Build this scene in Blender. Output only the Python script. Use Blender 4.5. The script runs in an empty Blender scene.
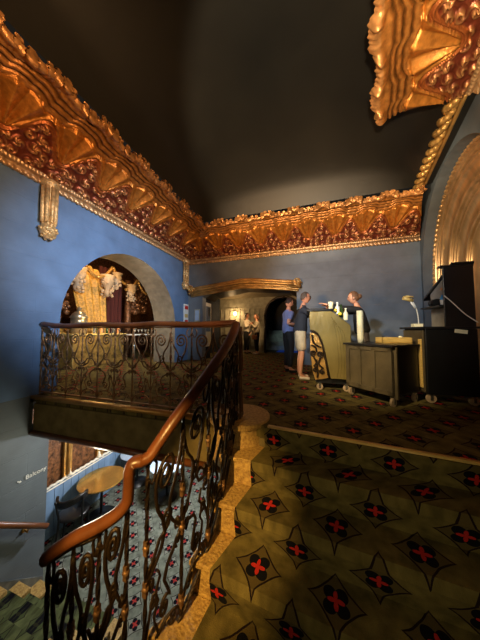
import bpy, bmesh, math, random
import numpy as np
from mathutils import Vector, Matrix
R = random.Random(7)
PI = math.pi
sc = bpy.context.scene
C = sc.collection

# ------------------------------------------------------------------ materials
def nt(name):
    m = bpy.data.materials.new(name); m.use_nodes = True
    return m, m.node_tree.nodes, m.node_tree.links, m.node_tree.nodes['Principled BSDF']
def mat(name, col, rough=.6, metal=0., var=.25, scale=6., bump=.0, bscale=40., emit=None, es=0., spec=.5, trans=0., col2=None, stretch=None):
    m, N, L, b = nt(name)
    b.inputs['Roughness'].default_value = rough; b.inputs['Metallic'].default_value = metal
    b.inputs['Specular IOR Level'].default_value = spec
    b.inputs['Transmission Weight'].default_value = trans
    tc = N.new('ShaderNodeTexCoord'); src = tc.outputs['Object']
    if stretch:
        mp = N.new('ShaderNodeMapping'); mp.inputs['Scale'].default_value = stretch
        L.new(src, mp.inputs[0]); src = mp.outputs[0]
    n = N.new('ShaderNodeTexNoise'); n.inputs['Scale'].default_value = scale; n.inputs['Detail'].default_value = 5
    L.new(src, n.inputs['Vector'])
    r = N.new('ShaderNodeValToRGB'); r.color_ramp.elements[0].position = .3; r.color_ramp.elements[1].position = .7
    c2 = col2 or tuple(min(1, c*(1+var)) for c in col); c1 = tuple(c*(1-var) for c in col) if not col2 else col
    r.color_ramp.elements[0].color = (*c1, 1); r.color_ramp.elements[1].color = (*c2, 1)
    L.new(n.outputs['Fac'], r.inputs[0]); L.new(r.outputs[0], b.inputs['Base Color'])
    if bump:
        n2 = N.new('ShaderNodeTexNoise'); n2.inputs['Scale'].default_value = bscale; n2.inputs['Detail'].default_value = 6
        L.new(src, n2.inputs['Vector'])
        bp = N.new('ShaderNodeBump'); bp.inputs['Strength'].default_value = bump; bp.inputs['Distance'].default_value = .02
        L.new(n2.outputs['Fac'], bp.inputs['Height']); L.new(bp.outputs[0], b.inputs['Normal'])
    if emit:
        b.inputs['Emission Color'].default_value = (*emit, 1); b.inputs['Emission Strength'].default_value = es
    return m

def carpet(name, ground=(.12, .095, .03), inner=(.085, .062, .022), black=(.003, .003, .006), red=(.42, .02, .015), P=.495, off=(.14, .1175), streak=True):
    m, N, L, b = nt(name)
    b.inputs['Roughness'].default_value = .95; b.inputs['Specular IOR Level'].default_value = .15
    uv = N.new('ShaderNodeUVMap'); uv.uv_map = 'UVMap'
    sp = N.new('ShaderNodeSeparateXYZ')
    # slight weave wobble
    wn = N.new('ShaderNodeTexNoise'); wn.inputs['Scale'].default_value = 7
    L.new(uv.outputs[0], wn.inputs['Vector'])
    va = N.new('ShaderNodeVectorMath'); va.operation = 'MULTIPLY_ADD'
    va.inputs[1].default_value = (.02, .02, 0); L.new(wn.outputs['Color'], va.inputs[0]); L.new(uv.outputs[0], va.inputs[2])
    L.new(va.outputs[0], sp.inputs[0])
    def M(op, a, b_=None, c_=None):
        n = N.new('ShaderNodeMath'); n.operation = op
        for i, v in enumerate((a, b_, c_)):
            if v is None: continue
            if isinstance(v, (int, float)): n.inputs[i].default_value = v
            else: L.new(v, n.inputs[i])
        return n.outputs[0]
    u = M('DIVIDE', M('SUBTRACT', sp.outputs[0], off[0]+.01), P); v = M('DIVIDE', M('SUBTRACT', sp.outputs[1], off[1]+.01), P)
    masks = []
    for o in (.5, 0.):
        ax = M('ABSOLUTE', M('SUBTRACT', M('FRACT', M('ADD', u, o)), .5))
        ay = M('ABSOLUTE', M('SUBTRACT', M('FRACT', M('ADD', v, o)), .5))
        dx = M('SUBTRACT', ax, .07); dy = M('SUBTRACT', ay, .07)
        d = M('SQRT', M('ADD', M('MULTIPLY', dx, dx), M('MULTIPLY', dy, dy)))
        petal = M('LESS_THAN', d, .078)
        mxx = M('MAXIMUM', ax, ay)
        wd = M('MULTIPLY_ADD', M('SINE', M('MULTIPLY', mxx, 30.)), .016, .010)
        cr = M('MULTIPLY', M('LESS_THAN', M('MINIMUM', ax, ay), wd), M('LESS_THAN', mxx, .10))
        ast = M('ADD', M('POWER', ax, .8), M('POWER', ay, .8))
        line = M('LESS_THAN', M('ABSOLUTE', M('SUBTRACT', ast, .41)), .019)
        ins = M('LESS_THAN', ast, .405)
        masks.append((petal, cr, line, ins))
    mx = [M('MAXIMUM', masks[0][i], masks[1][i]) for i in range(4)]
    ns = N.new('ShaderNodeTexNoise'); ns.inputs['Scale'].default_value = 9; ns.inputs['Detail'].default_value = 8
    L.new(uv.outputs[0], ns.inputs['Vector'])
    rp = N.new('ShaderNodeValToRGB'); rp.color_ramp.elements[0].position = .35; rp.color_ramp.elements[1].position = .68
    rp.color_ramp.elements[0].color = (*[c*.6 for c in ground], 1); rp.color_ramp.elements[1].color = (*[c*1.35 for c in ground], 1)
    L.new(ns.outputs['Fac'], rp.inputs[0])
    cur = rp.outputs[0]
    for fac, col in ((mx[3], inner), (mx[2], (.012, .006, .006)), (mx[0], black), (mx[1], red)):
        mm = N.new('ShaderNodeMix'); mm.data_type = 'RGBA'
        L.new(fac, mm.inputs['Factor']); L.new(cur, mm.inputs['A']); mm.inputs['B'].default_value = (*col, 1)
        cur = mm.outputs['Result']
    L.new(cur, b.inputs['Base Color'])
    bp = N.new('ShaderNodeBump'); bp.inputs['Strength'].default_value = .5; bp.inputs['Distance'].default_value = .01
    n3 = N.new('ShaderNodeTexNoise'); n3.inputs['Scale'].default_value = 160
    L.new(uv.outputs[0], n3.inputs['Vector']); L.new(n3.outputs['Fac'], bp.inputs['Height']); L.new(bp.outputs[0], b.inputs['Normal'])
    return m

def vcmat(name, rough=.38, metal=.55):
    m, N, L, b = nt(name)
    b.inputs['Roughness'].default_value = rough; b.inputs['Metallic'].default_value = metal
    a = N.new('ShaderNodeVertexColor'); a.layer_name = 'Col'
    n = N.new('ShaderNodeTexNoise'); n.inputs['Scale'].default_value = 14; n.inputs['Detail'].default_value = 6
    tc = N.new('ShaderNodeTexCoord'); L.new(tc.outputs['Object'], n.inputs['Vector'])
    r = N.new('ShaderNodeValToRGB'); r.color_ramp.elements[0].position = .3; r.color_ramp.elements[1].position = .72
    r.color_ramp.elements[0].color = (.55, .5, .45, 1); r.color_ramp.elements[1].color = (1.2, 1.15, 1.1, 1)
    L.new(n.outputs['Fac'], r.inputs[0])
    mm = N.new('ShaderNodeMix'); mm.data_type = 'RGBA'; mm.blend_type = 'MULTIPLY'; mm.inputs['Factor'].default_value = 1
    L.new(a.outputs['Color'], mm.inputs['A']); L.new(r.outputs[0], mm.inputs['B']); L.new(mm.outputs['Result'], b.inputs['Base Color'])
    bp = N.new('ShaderNodeBump'); bp.inputs['Strength'].default_value = .35; bp.inputs['Distance'].default_value = .01
    n3 = N.new('ShaderNodeTexNoise'); n3.inputs['Scale'].default_value = 60
    L.new(tc.outputs['Object'], n3.inputs['Vector']); L.new(n3.outputs['Fac'], bp.inputs['Height']); L.new(bp.outputs[0], b.inputs['Normal'])
    return m

def blockwall(name, col):
    m, N, L, b = nt(name); b.inputs['Roughness'].default_value = .55
    tc = N.new('ShaderNodeTexCoord')
    n = N.new('ShaderNodeTexNoise'); n.inputs['Scale'].default_value = 3.; n.inputs['Detail'].default_value = 6
    L.new(tc.outputs['Object'], n.inputs['Vector'])
    r = N.new('ShaderNodeValToRGB'); r.color_ramp.elements[0].position = .3; r.color_ramp.elements[1].position = .7
    r.color_ramp.elements[0].color = (*[c*.82 for c in col], 1); r.color_ramp.elements[1].color = (*[min(1, c*1.12) for c in col], 1)
    L.new(n.outputs['Fac'], r.inputs[0])
    # scored plaster joints: uv brick
    uv = N.new('ShaderNodeUVMap'); uv.uv_map = 'UVMap'
    br = N.new('ShaderNodeTexBrick'); br.inputs['Scale'].default_value = 1; br.inputs['Brick Width'].default_value = 1.1; br.inputs['Row Height'].default_value = .42
    br.inputs['Mortar Size'].default_value = .006; br.inputs['Color1'].default_value = (1, 1, 1, 1); br.inputs['Color2'].default_value = (1, 1, 1, 1); br.inputs['Mortar'].default_value = (0, 0, 0, 1)
    L.new(uv.outputs[0], br.inputs['Vector'])
    L.new(r.outputs[0], b.inputs['Base Color'])
    n2 = N.new('ShaderNodeTexNoise'); n2.inputs['Scale'].default_value = 18; n2.inputs['Detail'].default_value = 5
    mp = N.new('ShaderNodeMapping'); mp.inputs['Scale'].default_value = (.4, .4, 2.5)
    L.new(tc.outputs['Object'], mp.inputs[0]); L.new(mp.outputs[0], n2.inputs['Vector'])
    ad = N.new('ShaderNodeMath'); ad.operation = 'MULTIPLY_ADD'; ad.inputs[1].default_value = .35
    L.new(n2.outputs['Fac'], ad.inputs[0]); L.new(br.outputs['Color'], ad.inputs[2])
    bp = N.new('ShaderNodeBump'); bp.inputs['Strength'].default_value = .5; bp.inputs['Distance'].default_value = .012
    L.new(ad.outputs[0], bp.inputs['Height']); L.new(bp.outputs[0], b.inputs['Normal'])
    return m

MT = dict(
    carpet=carpet('stair_carpet'),
    carpet_low=carpet('lobby_carpet', ground=(.15, .165, .135), inner=(.19, .2, .17), red=(.3, .03, .025), P=.42),
    gilt=vcmat('gilded_plaster'),
    blue=blockwall('blue_plaster', (.10, .17, .30)),
    grey=blockwall('grey_blue_plaster', (.15, .175, .20)),
    slate=blockwall('slate_plaster', (.10, .12, .14)),
    ceil=mat('black_ceiling', (.0085, .0075, .0055), .5, bump=.15, bscale=5, scale=1.5),
    reveal=mat('taupe_reveal', (.20, .17, .13), .5),
    olive=mat('olive_fascia', (.17, .13, .055), .95, spec=.08),
    gold=mat('gold_trim', (.55, .31, .09), .35, .6, bump=.4, bscale=40),
    copper=mat('copper_panel', (.66, .40, .18), .33, .75, bump=.15, bscale=8, stretch=(1, 1, .3)),
    iron=mat('wrought_iron', (.032, .019, .010), .42, .6, bump=.5, bscale=60, var=.5),
    ironold=mat('bronzed_iron', (.24, .13, .06), .45, .6, bump=.4, bscale=60, var=.5),
    wood=mat('varnished_wood', (.12, .038, .011), .36, scale=5, var=.45, bump=.08, bscale=30, stretch=(1, 1, 1)),
    darkwood=mat('dark_wood', (.035, .022, .014), .4),
    stone=mat('travertine', (.52, .34, .10), .6, scale=38, col2=(.24, .13, .035), bump=.7, bscale=60),
    marble=mat('dark_marble', (.05, .055, .05), .25, scale=6, col2=(.16, .16, .14)),
    cream=mat('cream_plaster', (.42, .3, .19), .5, bump=.6, bscale=50),
    panel=mat('cream_panelling', (.34, .32, .24), .5),
    black=mat('black_paint', (.006, .006, .007), .38),
    blacksheen=mat('black_laminate', (.012, .012, .014), .3),
    browncab=mat('brown_cabinet', (.085, .065, .035), .45, bump=.2),
    podium=mat('olive_podium', (.22, .165, .05), .35, .25, scale=2.5, var=.35, bump=.3, bscale=12, stretch=(1, 1, .6)),
    white=mat('white_plastic', (.75, .74, .7), .4, var=.05),
    paper=mat('paper', (.8, .76, .55), .7, var=.08),
    yellowwood=mat('yellow_wood', (.62, .42, .13), .4, scale=12, stretch=(1, 8, 8)),
    skin=mat('skin', (.56, .27, .17), .5, var=.08), eye=mat('eye', (.03, .02, .02), .2), lip=mat('lip', (.4, .1, .08), .5),
    hairgrey=mat('grey_hair', (.09, .07, .055), .7, bump=.6, bscale=120), hairdark=mat('dark_hair', (.02, .01, .008), .5, bump=.6, bscale=120),
    hairbrown=mat('brown_hair', (.16, .07, .03), .6, bump=.6, bscale=120),
    navy=mat('navy_knit', (.012, .017, .032), .85, bump=.4, bscale=80), blackcloth=mat('black_cloth', (.006, .006, .008), .8, bump=.4, bscale=50),
    blueshirt=mat('blue_shirt', (.16, .2, .42), .8, bump=.3, bscale=40), shorts=mat('khaki_shorts', (.42, .36, .26), .8, bump=.4, bscale=40),
    greytrouser=mat('grey_trousers', (.07, .055, .055), .8, bump=.3, bscale=40), whiteshirt=mat('white_shirt', (.7, .62, .5), .8, bump=.4, bscale=40),
    print_top=mat('print_top', (.16, .13, .10), .8, scale=30, col2=(.6, .5, .34)), shoe=mat('white_shoe', (.6, .52, .42), .6), bagm=mat('brown_leather', (.35, .12, .03), .5),
    velvet=mat('red_velvet', (.075, .012, .008), .9, scale=3, stretch=(6, 6, .5), bump=.3, bscale=10),
    tapestry=mat('gold_tapestry', (.52, .28, .05), .5, .15, scale=16, var=.45, bump=.9, bscale=28),
    tabletop=mat('brass_tabletop', (.62, .36, .09), .22, .75, scale=4), whitetop=mat('pale_tabletop', (.4, .5, .65), .2, var=.1),
    steel=mat('steel', (.6, .6, .58), .25, .95), rubber=mat('rubber', (.02, .02, .02), .7),
    glow=mat('warm_lamp_glass', (1, .7, .3), .3, emit=(1, .62, .25), es=14), orange=mat('orange_plastic', (.75, .3, .08), .5), bluep=mat('blue_plastic', (.05, .3, .6), .4),
    red=mat('red_print', (.6, .03, .02), .5), lemon=mat('lemon_skin', (.8, .6, .05), .5), glass=mat('clear_glass', (.9, .92, .9), .05, trans=.9, var=.02),
    bottle=mat('bottle_glass', (.03, .06, .02), .08), palestep=mat('pale_step', (.42, .47, .42), .6),
    cork=mat('rubbed_gold_panel', (.42, .24, .06), .35, .5, scale=10, var=.5, bump=.8, bscale=14),
    darkgilt=mat('dark_gilt', (.16, .07, .03), .4, .5, scale=14, var=.8, bump=1.0, bscale=22),
    blueglow=mat('blue_glow_carpet', (.03, .12, .55), .9),  # carpet colour that carries the blue glow
)

# ------------------------------------------------------------------ mesh helpers
def box(bm, c, s, rot=None, mi=0):
    r = bmesh.ops.create_cube(bm, size=1)['verts']
    M = Matrix.Translation(c) @ (rot.to_4x4() if rot else Matrix()) @ Matrix.Diagonal((*s, 1))
    bmesh.ops.transform(bm, matrix=M, verts=r)
    for f in {f for v in r for f in v.link_faces}: f.material_index = mi
    return r
def bbox(bm, a, b, mi=0):
    return box(bm, [(a[i]+b[i])/2 for i in range(3)], [abs(b[i]-a[i]) for i in range(3)], None, mi)
def frame_path(pts, closed=False):
    n = len(pts); out = []
    up = None
    for i in range(n):
        a = pts[i-1] if (i > 0 or closed) else pts[i]; b = pts[(i+1) % n] if (i < n-1 or closed) else pts[i]
        t = (b-a); t = t.normalized() if t.length > 1e-9 else Vector((0, 0, 1))
        if up is None:
            up = Vector((0, 0, 1)) if abs(t.z) < .9 else Vector((1, 0, 0))
        s = t.cross(up)
        if s.length < 1e-6: s = t.cross(Vector((1, 0, 0)))
        s.normalize(); up = s.cross(t).normalized()
        out.append((t, s, up))
    return out
def tube(bm, pts, r, seg=6, closed=False, flat=1., mi=0):
    pts = [Vector(p) for p in pts]; rs = r if isinstance(r, (list, tuple)) else [r]*len(pts)
    fr = frame_path(pts, closed); rings = []
    for p, q, (t, s, u) in zip(pts, rs, fr):
        rings.append([bm.verts.new(p + s*math.cos(2*PI*k/seg)*q + u*math.sin(2*PI*k/seg)*q*flat) for k in range(seg)])
    n = len(pts)
    for i in range(n if closed else n-1):
        A = rings[i]; B = rings[(i+1) % n]
        for k in range(seg):
            f = bm.faces.new((A[k], A[(k+1) % seg], B[(k+1) % seg], B[k])); f.material_index = mi; f.smooth = seg > 4
    if not closed:
        f = bm.faces.new(rings[0][::-1]); f.material_index = mi; f = bm.faces.new(rings[-1]); f.material_index = mi
def sweep(bm, pts, prof, mi=0, upvec=Vector((0, 0, 1))):
    """prof: (side, up) list; frames keep side horizontal"""
    pts = [Vector(p) for p in pts]; rings = []; ls = None
    for i, p in enumerate(pts):
        t = (pts[min(i+1, len(pts)-1)]-pts[max(i-1, 0)]).normalized()
        s = t.cross(upvec)
        if s.length < .25 and ls is not None: s = ls.copy()
        s.normalize()
        if ls is not None and s.dot(ls) < 0: s = -s
        ls = s; u = s.cross(t).normalized()
        rings.append([bm.verts.new(p+s*a+u*b) for a, b in prof])
    m = len(prof)
    for A, B in zip(rings, rings[1:]):
        for k in range(m):
            f = bm.faces.new((A[k], A[(k+1) % m], B[(k+1) % m], B[k])); f.material_index = mi; f.smooth = True
    bm.faces.new(rings[0][::-1]).material_index = mi; bm.faces.new(rings[-1]).material_index = mi
def lathe(bm, prof, c=(0, 0, 0), seg=20, M=None, mi=0, smooth=True):
    rings = []; c = Vector(c)
    for r, z in prof:
        if r < 1e-5:
            p = Vector((0, 0, z)); p = (M @ p) if M else p
            rings.append([bm.verts.new(p+c)]); continue
        ring = []
        for k in range(seg):
            p = Vector((r*math.cos(2*PI*k/seg), r*math.sin(2*PI*k/seg), z))
            p = (M @ p) if M else p
            ring.append(bm.verts.new(p+c))
        rings.append(ring)
    for A, B in zip(rings, rings[1:]):
        for k in range(seg):
            a = [A[k % len(A)]] if len(A) == 1 else [A[k], A[(k+1) % seg]]
            b = [B[0]] if len(B) == 1 else [B[(k+1) % seg], B[k]]
            if len(a)+len(b) < 3: continue
            f = bm.faces.new(a+b); f.smooth = smooth; f.material_index = mi
    for Q, rv in ((rings[0], True), (rings[-1], False)):
        if len(Q) > 2: bm.faces.new(Q[::-1] if rv else Q).material_index = mi
def prism(bm, poly, fn0, fn1, mi=0):
    """poly of 2d points; fn0/fn1 map to the two caps"""
    A = [bm.verts.new(fn0(*p)) for p in poly]; B = [bm.verts.new(fn1(*p)) for p in poly]
    n = len(poly)
    bm.faces.new(A).material_index = mi; bm.faces.new(B[::-1]).material_index = mi
    for i in range(n): bm.faces.new((A[i], B[i], B[(i+1) % n], A[(i+1) % n])).material_index = mi
def plan(bm, poly, z0, z1, mi=0): prism(bm, poly, lambda x, y: (x, y, z0), lambda x, y: (x, y, z1), mi)
def ball(bm, c, r, s=(1, 1, 1), seg=10, mi=0):
    v = bmesh.ops.create_uvsphere(bm, u_segments=seg, v_segments=max(6, seg*2//3), radius=r)['verts']
    bmesh.ops.transform(bm, matrix=Matrix.Translation(c) @ Matrix.Diagonal((*s, 1)), verts=v)
    for f in {f for q in v for f in q.link_faces}: f.material_index = mi; f.smooth = True
    return v
def obj(name, bm, mats, parent=None, bevel=0, uv=None, recalc=True):
    if recalc: bmesh.ops.recalc_face_normals(bm, faces=bm.faces)
    if uv:
        l = bm.loops.layers.uv.new('UVMap')
        for f in bm.faces:
            for lp in f.loops: lp[l].uv = uv(lp.vert.co, f)
    me = bpy.data.meshes.new(name); bm.to_mesh(me); bm.free()
    for m in (mats if isinstance(mats, (list, tuple)) else [mats]): me.materials.append(MT[m] if isinstance(m, str) else m)
    o = bpy.data.objects.new(name, me); C.objects.link(o)
    if parent:
        o.parent = parent; o.matrix_parent_inverse = Matrix.Identity(4)
        if parent.get('_w') is None: pass
    if bevel:
        b = o.modifiers.new('b', 'BEVEL'); b.width = bevel; b.segments = 2; b.limit_method = 'ANGLE'
    return o
def tag(o, label=None, cat=None, group=None, kind=None):
    if label: o['label'] = label
    if cat: o['category'] = cat
    if group: o['group'] = group
    if kind: o['kind'] = kind
    return o
def thing(name, label, cat, loc=(0, 0, 0), rz=0, group=None):
    o = bpy.data.objects.new(name, None); C.objects.link(o); o.empty_display_size = .1
    o.location = loc; o.rotation_euler = (0, 0, rz)
    return tag(o, label, cat, group)
def struct(name, bm, m, label, cat, **k):
    return tag(obj(name, bm, m, **k), label, cat, kind='structure')
def copy_tree(o, parent=None):
    c = o.copy(); C.objects.link(c)
    if parent: c.parent = parent
    for ch in list(o.children): copy_tree(ch, c)
    return c
B = bmesh.new
wuv = lambda co, f: (co.x, co.z) if abs(f.normal.y) > abs(f.normal.x) else (co.y, co.z)
fuv = lambda co, f: (co.x, -(co.y-2.28))

# ------------------------------------------------------------------ SETTING
RZ = .235                    # riser of the upper flight
def yr(k, x): return (2.25-.26*k) - .09*(x+.45)       # nosing lines lie a little askew
wallX = lambda y: 1.45+.19*y

# upper floor slab (balcony, landing, corridor)
bm = B()
plan(bm, [(-4, 2.27), (-.95, 2.33), (-.45, yr(0, -.45)), (1.9, yr(0, 1.9)), (wallX(2.0), 2.0), (3.1, 2.0), (3.1, 6.62), (-.2, 6.62), (-.2, 15), (-4.2, 15), (-4.2, 6.62), (-4, 6.6)], -.12, 0)
struct('floor', bm, 'carpet', 'dark patterned carpet floor of the upper landing', 'floor', uv=fuv)
bm = B(); plan(bm, [(-4, 2.25), (-.95, 2.32), (-.95, 6.6), (-4, 6.6)], -.55, -.125)
struct('ceiling_lower', bm, 'olive', 'plain olive fascia and underside of the balcony above the lower lobby', 'ceiling')
bm = B()
sweep(bm, [(-4.0, 2.25, -.02), (-2.5, 2.29, -.02), (-1.2, 2.31, -.02)], [(-.02, -.03), (.045, -.03), (.055, 0), (.045, .022), (-.02, .022)])
struct('trim_1', bm, 'gold', 'gold edge strip along the foot of the balcony railing', 'trim')
bm = B()
sweep(bm, [(-4.0, 2.24, -.545), (-.95, 2.31, -.545)], [(-.03, -.03), (.04, -.03), (.05, 0), (.03, .03), (-.03, .03)])
struct('trim_2', bm, 'wood', 'dark wooden strip along the lower edge of the olive balcony fascia', 'trim')
# metal nosing along the landing edge
bm = B(); sweep(bm, [(-.42, yr(0, -.42)-.01, .004), (1.9, yr(0, 1.9)-.01, .004)], [(-.022, -.02), (.022, -.02), (.022, .012), (-.022, .012)])
struct('trim_3', bm, 'yellowwood', 'thin brass strip along the front edge of the upper landing', 'trim')
# upper flight stairs, carpeted
bm = B(); l = bm.loops.layers.uv.new('UVMap')
SK = [0, .2, .25, .27, .28, .29, .30, .31]
LX = [-.43, -.505, -.57, -.66, -.70, -.90, -1.2, -1.3]
xs = (-.62, 2.6); run = 0
rows = []
prev = None
pts = []
for k in range(0, 8):
    z0 = -RZ*k
    pts.append((k, 0, z0, run)); run += .03
    pts.append((k, .0, z0-.03, run)) ; 
    run += RZ-.03
    pts.append((k, .02, z0-RZ, run)); run += .26
def sy(k, dy, x): return yr(k, x)+dy
NX = 24
for (k, dy, z, r_) in pts:
    x0_ = (LX[k] if dy == 0 else LX[k])-.02
    xq = [x0_+(xs[1]-x0_)*i/NX for i in range(NX+1)]
    rows.append([(bm.verts.new((x, sy(k, dy, x), z)), x+SK[k]+(0 if dy == 0 else 0), r_) for x in xq])
for A_, B_ in zip(rows, rows[1:]):
    for i in range(NX):
        q = (A_[i], A_[i+1], B_[i+1], B_[i]); f = bm.faces.new([t[0] for t in q])
        for lp, t in zip(f.loops, q): lp[l].uv = (t[1], t[2])
me = bpy.data.meshes.new('stairs_upper'); bmesh.ops.recalc_face_normals(bm, faces=bm.faces); bm.to_mesh(me); bm.free(); me.materials.append(MT['carpet'])
st = bpy.data.objects.new('floor_stairs', me); C.objects.link(st)
tag(st, 'olive carpeted stairs with black and red quatrefoil flowers in the foreground', 'stairs', kind='structure')
so = st.modifiers.new('s', 'SOLIDIFY'); so.thickness = .05; so.offset = -1
# mid landing
ZL = -1.645
bm = B(); plan(bm, [(-4, -2), (2.6, -2), (2.6, .45), (-1.0, .75), (-1.2, 1.0), (-4, 1.1)], ZL-.15, ZL)
struct('floor_mid', bm, 'carpet', 'carpeted half landing below the foreground stairs', 'floor', uv=fuv)
# lower flight, steps down away from the camera along the left wall
bm = B(); LR = 1.455/6
l = bm.loops.layers.uv.new('UVMap')
rr = 0; prof = []
for k in range(6):
    z = ZL-LR*k; y = 1.1+.26*k+(.13 if k else 0)*0
    prof += [(y, z, rr)]; rr += LR; prof += [(y+.03, z-LR, rr)]; rr += .24
for (a, b) in zip(prof, prof[1:]):
    vs = [bm.verts.new(p) for p in ((-3.75, a[0], a[1]), (-2.5, a[0], a[1]), (-2.5, b[0], b[1]), (-3.75, b[0], b[1]))]
    f = bm.faces.new(vs)
    for lp, t in zip(f.loops, ((-3.75, a[2]), (-1.25, a[2]), (-1.25, b[2]), (-3.75, b[2]))): lp[l].uv = (t[0]*.8, t[1]*.8)
me = bpy.data.meshes.new('stairs_lower'); bmesh.ops.recalc_face_normals(bm, faces=bm.faces); bm.to_mesh(me); bm.free(); me.materials.append(carpet('lower_stair_carpet', ground=(.085, .10, .042), inner=(.055, .07, .028), red=(.02, .02, .01)))
o = bpy.data.objects.new('floor_stairs_lower', me); C.objects.link(o); tag(o, 'green carpeted lower flight of stairs seen through the railing at bottom left', 'stairs', kind='structure')
so = o.modifiers.new('s', 'SOLIDIFY'); so.thickness = .05; so.offset = -1
# lower lobby floor
bm = B(); plan(bm, [(-5.1, 1.1), (.6, 1.1), (.6, 9), (-5.1, 9)], -3.25, -3.1)
struct('floor_lower', bm, 'carpet_low', 'pale grey patterned carpet of the lower lobby', 'floor', uv=lambda co, f: (co.x, co.y))

def reveal(bm, axis):
    bmesh.ops.recalc_face_normals(bm, faces=bm.faces)
    for f in bm.faces:
        if abs(f.normal[axis]) < .5: f.material_index = 1
def arch_poly(c, zc, r, n=28, a0=0, a1=PI): return [(c+r*math.cos(a0+(a1-a0)*i/n), zc+r*math.sin(a0+(a1-a0)*i/n)) for i in range(n+1)]
# left wall with the arch
bm = B()
ap = arch_poly(4.2, 1.12, 1.64)        # from +r to -r
poly = [(-2, 0), (4.2-1.64, 0)] + ap[::-1] + [(4.2+1.64, 0), (6.6, 0), (6.6, 4.6), (-2, 4.6)]
prism(bm, poly, lambda y, z: (-4, y, z), lambda y, z: (-4.78, y, z))
reveal(bm, 0)
struct('wall_left', bm, ['blue', 'reveal'], 'blue plaster wall on the left with a wide round arch', 'wall', uv=wuv)
bm = B(); bbox(bm, (-5.0, -2, -3.3), (-4, 2.24, 0)); bbox(bm, (-5.0, 2.24, -3.3), (-4, 2.47, -.56))
bbox(bm, (-5.2, 2.0, -3.3), (-5.0, 9, -2.12))
struct('wall_left_lower', bm, 'slate', 'dull slate wall beside the lower stairs', 'wall', uv=wuv)
# lower lobby walls
bm = B(); bbox(bm, (-5.0, 2.27, -3.1), (-4.95, 9, -2.12))
for i in range(40):
    y = 2.4+i*.16; bbox(bm, (-4.955, y, -3.0), (-4.94, y+.012, -2.16))
struct('wall_lobby_wainscot', bm, mat('pale_blue_wainscot', (.17, .27, .42), .45, scale=3), 'pale blue boarded wainscot of the lower lobby', 'wall')
bm = B(); bbox(bm, (-5.2, 2.0, -2.12), (-5.0, 9, -.5)); bbox(bm, (-5.2, 9, -3.2), (.8, 9.2, -.5)); bbox(bm, (.6, 2.3, -3.2), (.8, 9, -.5))
struct('wall_lobby_upper', bm, 'darkgilt', 'dark gilded textured wall above the lower lobby wainscot', 'wall')
bm = B()
pts = [(-4.93, 2.27+.03*i, -2.1+.012*math.sin(i*1.6)) for i in range(220)]
tube(bm, pts, .026, 8); tube(bm, [(-4.92, p[1], -2.155) for p in pts[::20]], .012, 6)
for i in range(7): lathe(bm, [(.055, 0), (.06, .02), (.03, .09), (.035, .11), (0, .17)], (-4.93, 2.75+.7*i, -2.08), 10)
struct('trim_4', bm, mat('ivory_rope', (.8, .75, .62), .4, bump=.3), 'ivory rope moulding on top of the blue wainscot', 'trim')

bm = B()
for i in range(8):
    y = 2.6+.75*i; bbox(bm, (-4.99, y, -2.08), (-4.93, y+.16, -.56)); tube(bm, [(-4.92, y+.08, -2.08), (-4.92, y+.08, -.56)], .035, 8)
struct('trim_10', bm, 'gold', 'gilded upright strips on the dark wall above the blue wainscot', 'trim')
# back wall with the flattened pointed opening
OX0, OX1 = -3.45, -.36
bm = B()
poly = [(-4.2, 0), (OX0, 0), (OX0, 2.12), (-3.2, 2.25), (-2.05, 2.42), (-.6, 2.3), (OX1, 2.12), (OX1, 0), (3.3, 0), (3.3, 4.6), (-4.2, 4.6)]
prism(bm, poly, lambda x, z: (x, 6.6, z), lambda x, z: (x, 6.85, z))
struct('wall_back', bm, 'grey', 'grey blue plaster back wall with scored joints behind the bar', 'wall', uv=wuv)
bm = B()
prism(bm, [(OX0, 2.12), (-3.2, 2.25), (-2.05, 2.42), (-.6, 2.3), (OX1, 2.12), (OX1, 2.55), (OX0, 2.55)], lambda x, z: (x, 6.86, z), lambda x, z: (x, 7.5, z-.06))
struct('trim_9', bm, 'darkwood', 'dark timber soffit inside the corridor opening', 'trim')
# gilded pointed moulding round the opening
bm = B()
path = [(-3.86, 2.41), (-3.5, 2.445), (-3.0, 2.495), (-2.5, 2.55), (-2.05, 2.60), (-1.6, 2.575), (-1.1, 2.52), (-.7, 2.47), (-.3, 2.42)]
def arcs(path, dz, y): return [(x, y, z+dz) for x, z in path]
tube(bm, arcs(path, -.02, 6.5), .05, 8); tube(bm, arcs(path, -.1, 6.45), .045, 8); tube(bm, arcs(path, -.17, 6.5), .04, 8); tube(bm, arcs(path, -.25, 6.55), .04, 8)
for (x, z), (x2, z2) in zip(path, path[1:]):
    prism(bm, [(x, z), (x2, z2), (x2, z2-.28), (x, z-.28)], lambda a, b: (a, 6.52, b), lambda a, b: (a, 6.6, b))
for c in ((-3.76, 6.38, 2.24), (-.34, 6.38, 2.24)):
    for i in range(26):
        a = R.uniform(0, 6.28); r_ = R.uniform(.02, .13); ball(bm, (c[0]+r_*math.cos(a), c[1]+R.uniform(-.05, .05), c[2]+.1+r_*math.sin(a)*1.2), R.uniform(.02, .04), seg=6)
    tube(bm, [(c[0]+.1*math.cos(t)*(1-t/14), c[1]-.06, c[2]+.12+.12*math.sin(t)*(1-t/14)) for t in np.linspace(0, 11, 40)], .018, 6)
struct('trim_5', bm, 'gold', 'gilded flattened pointed moulding over the corridor opening', 'trim')
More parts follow.
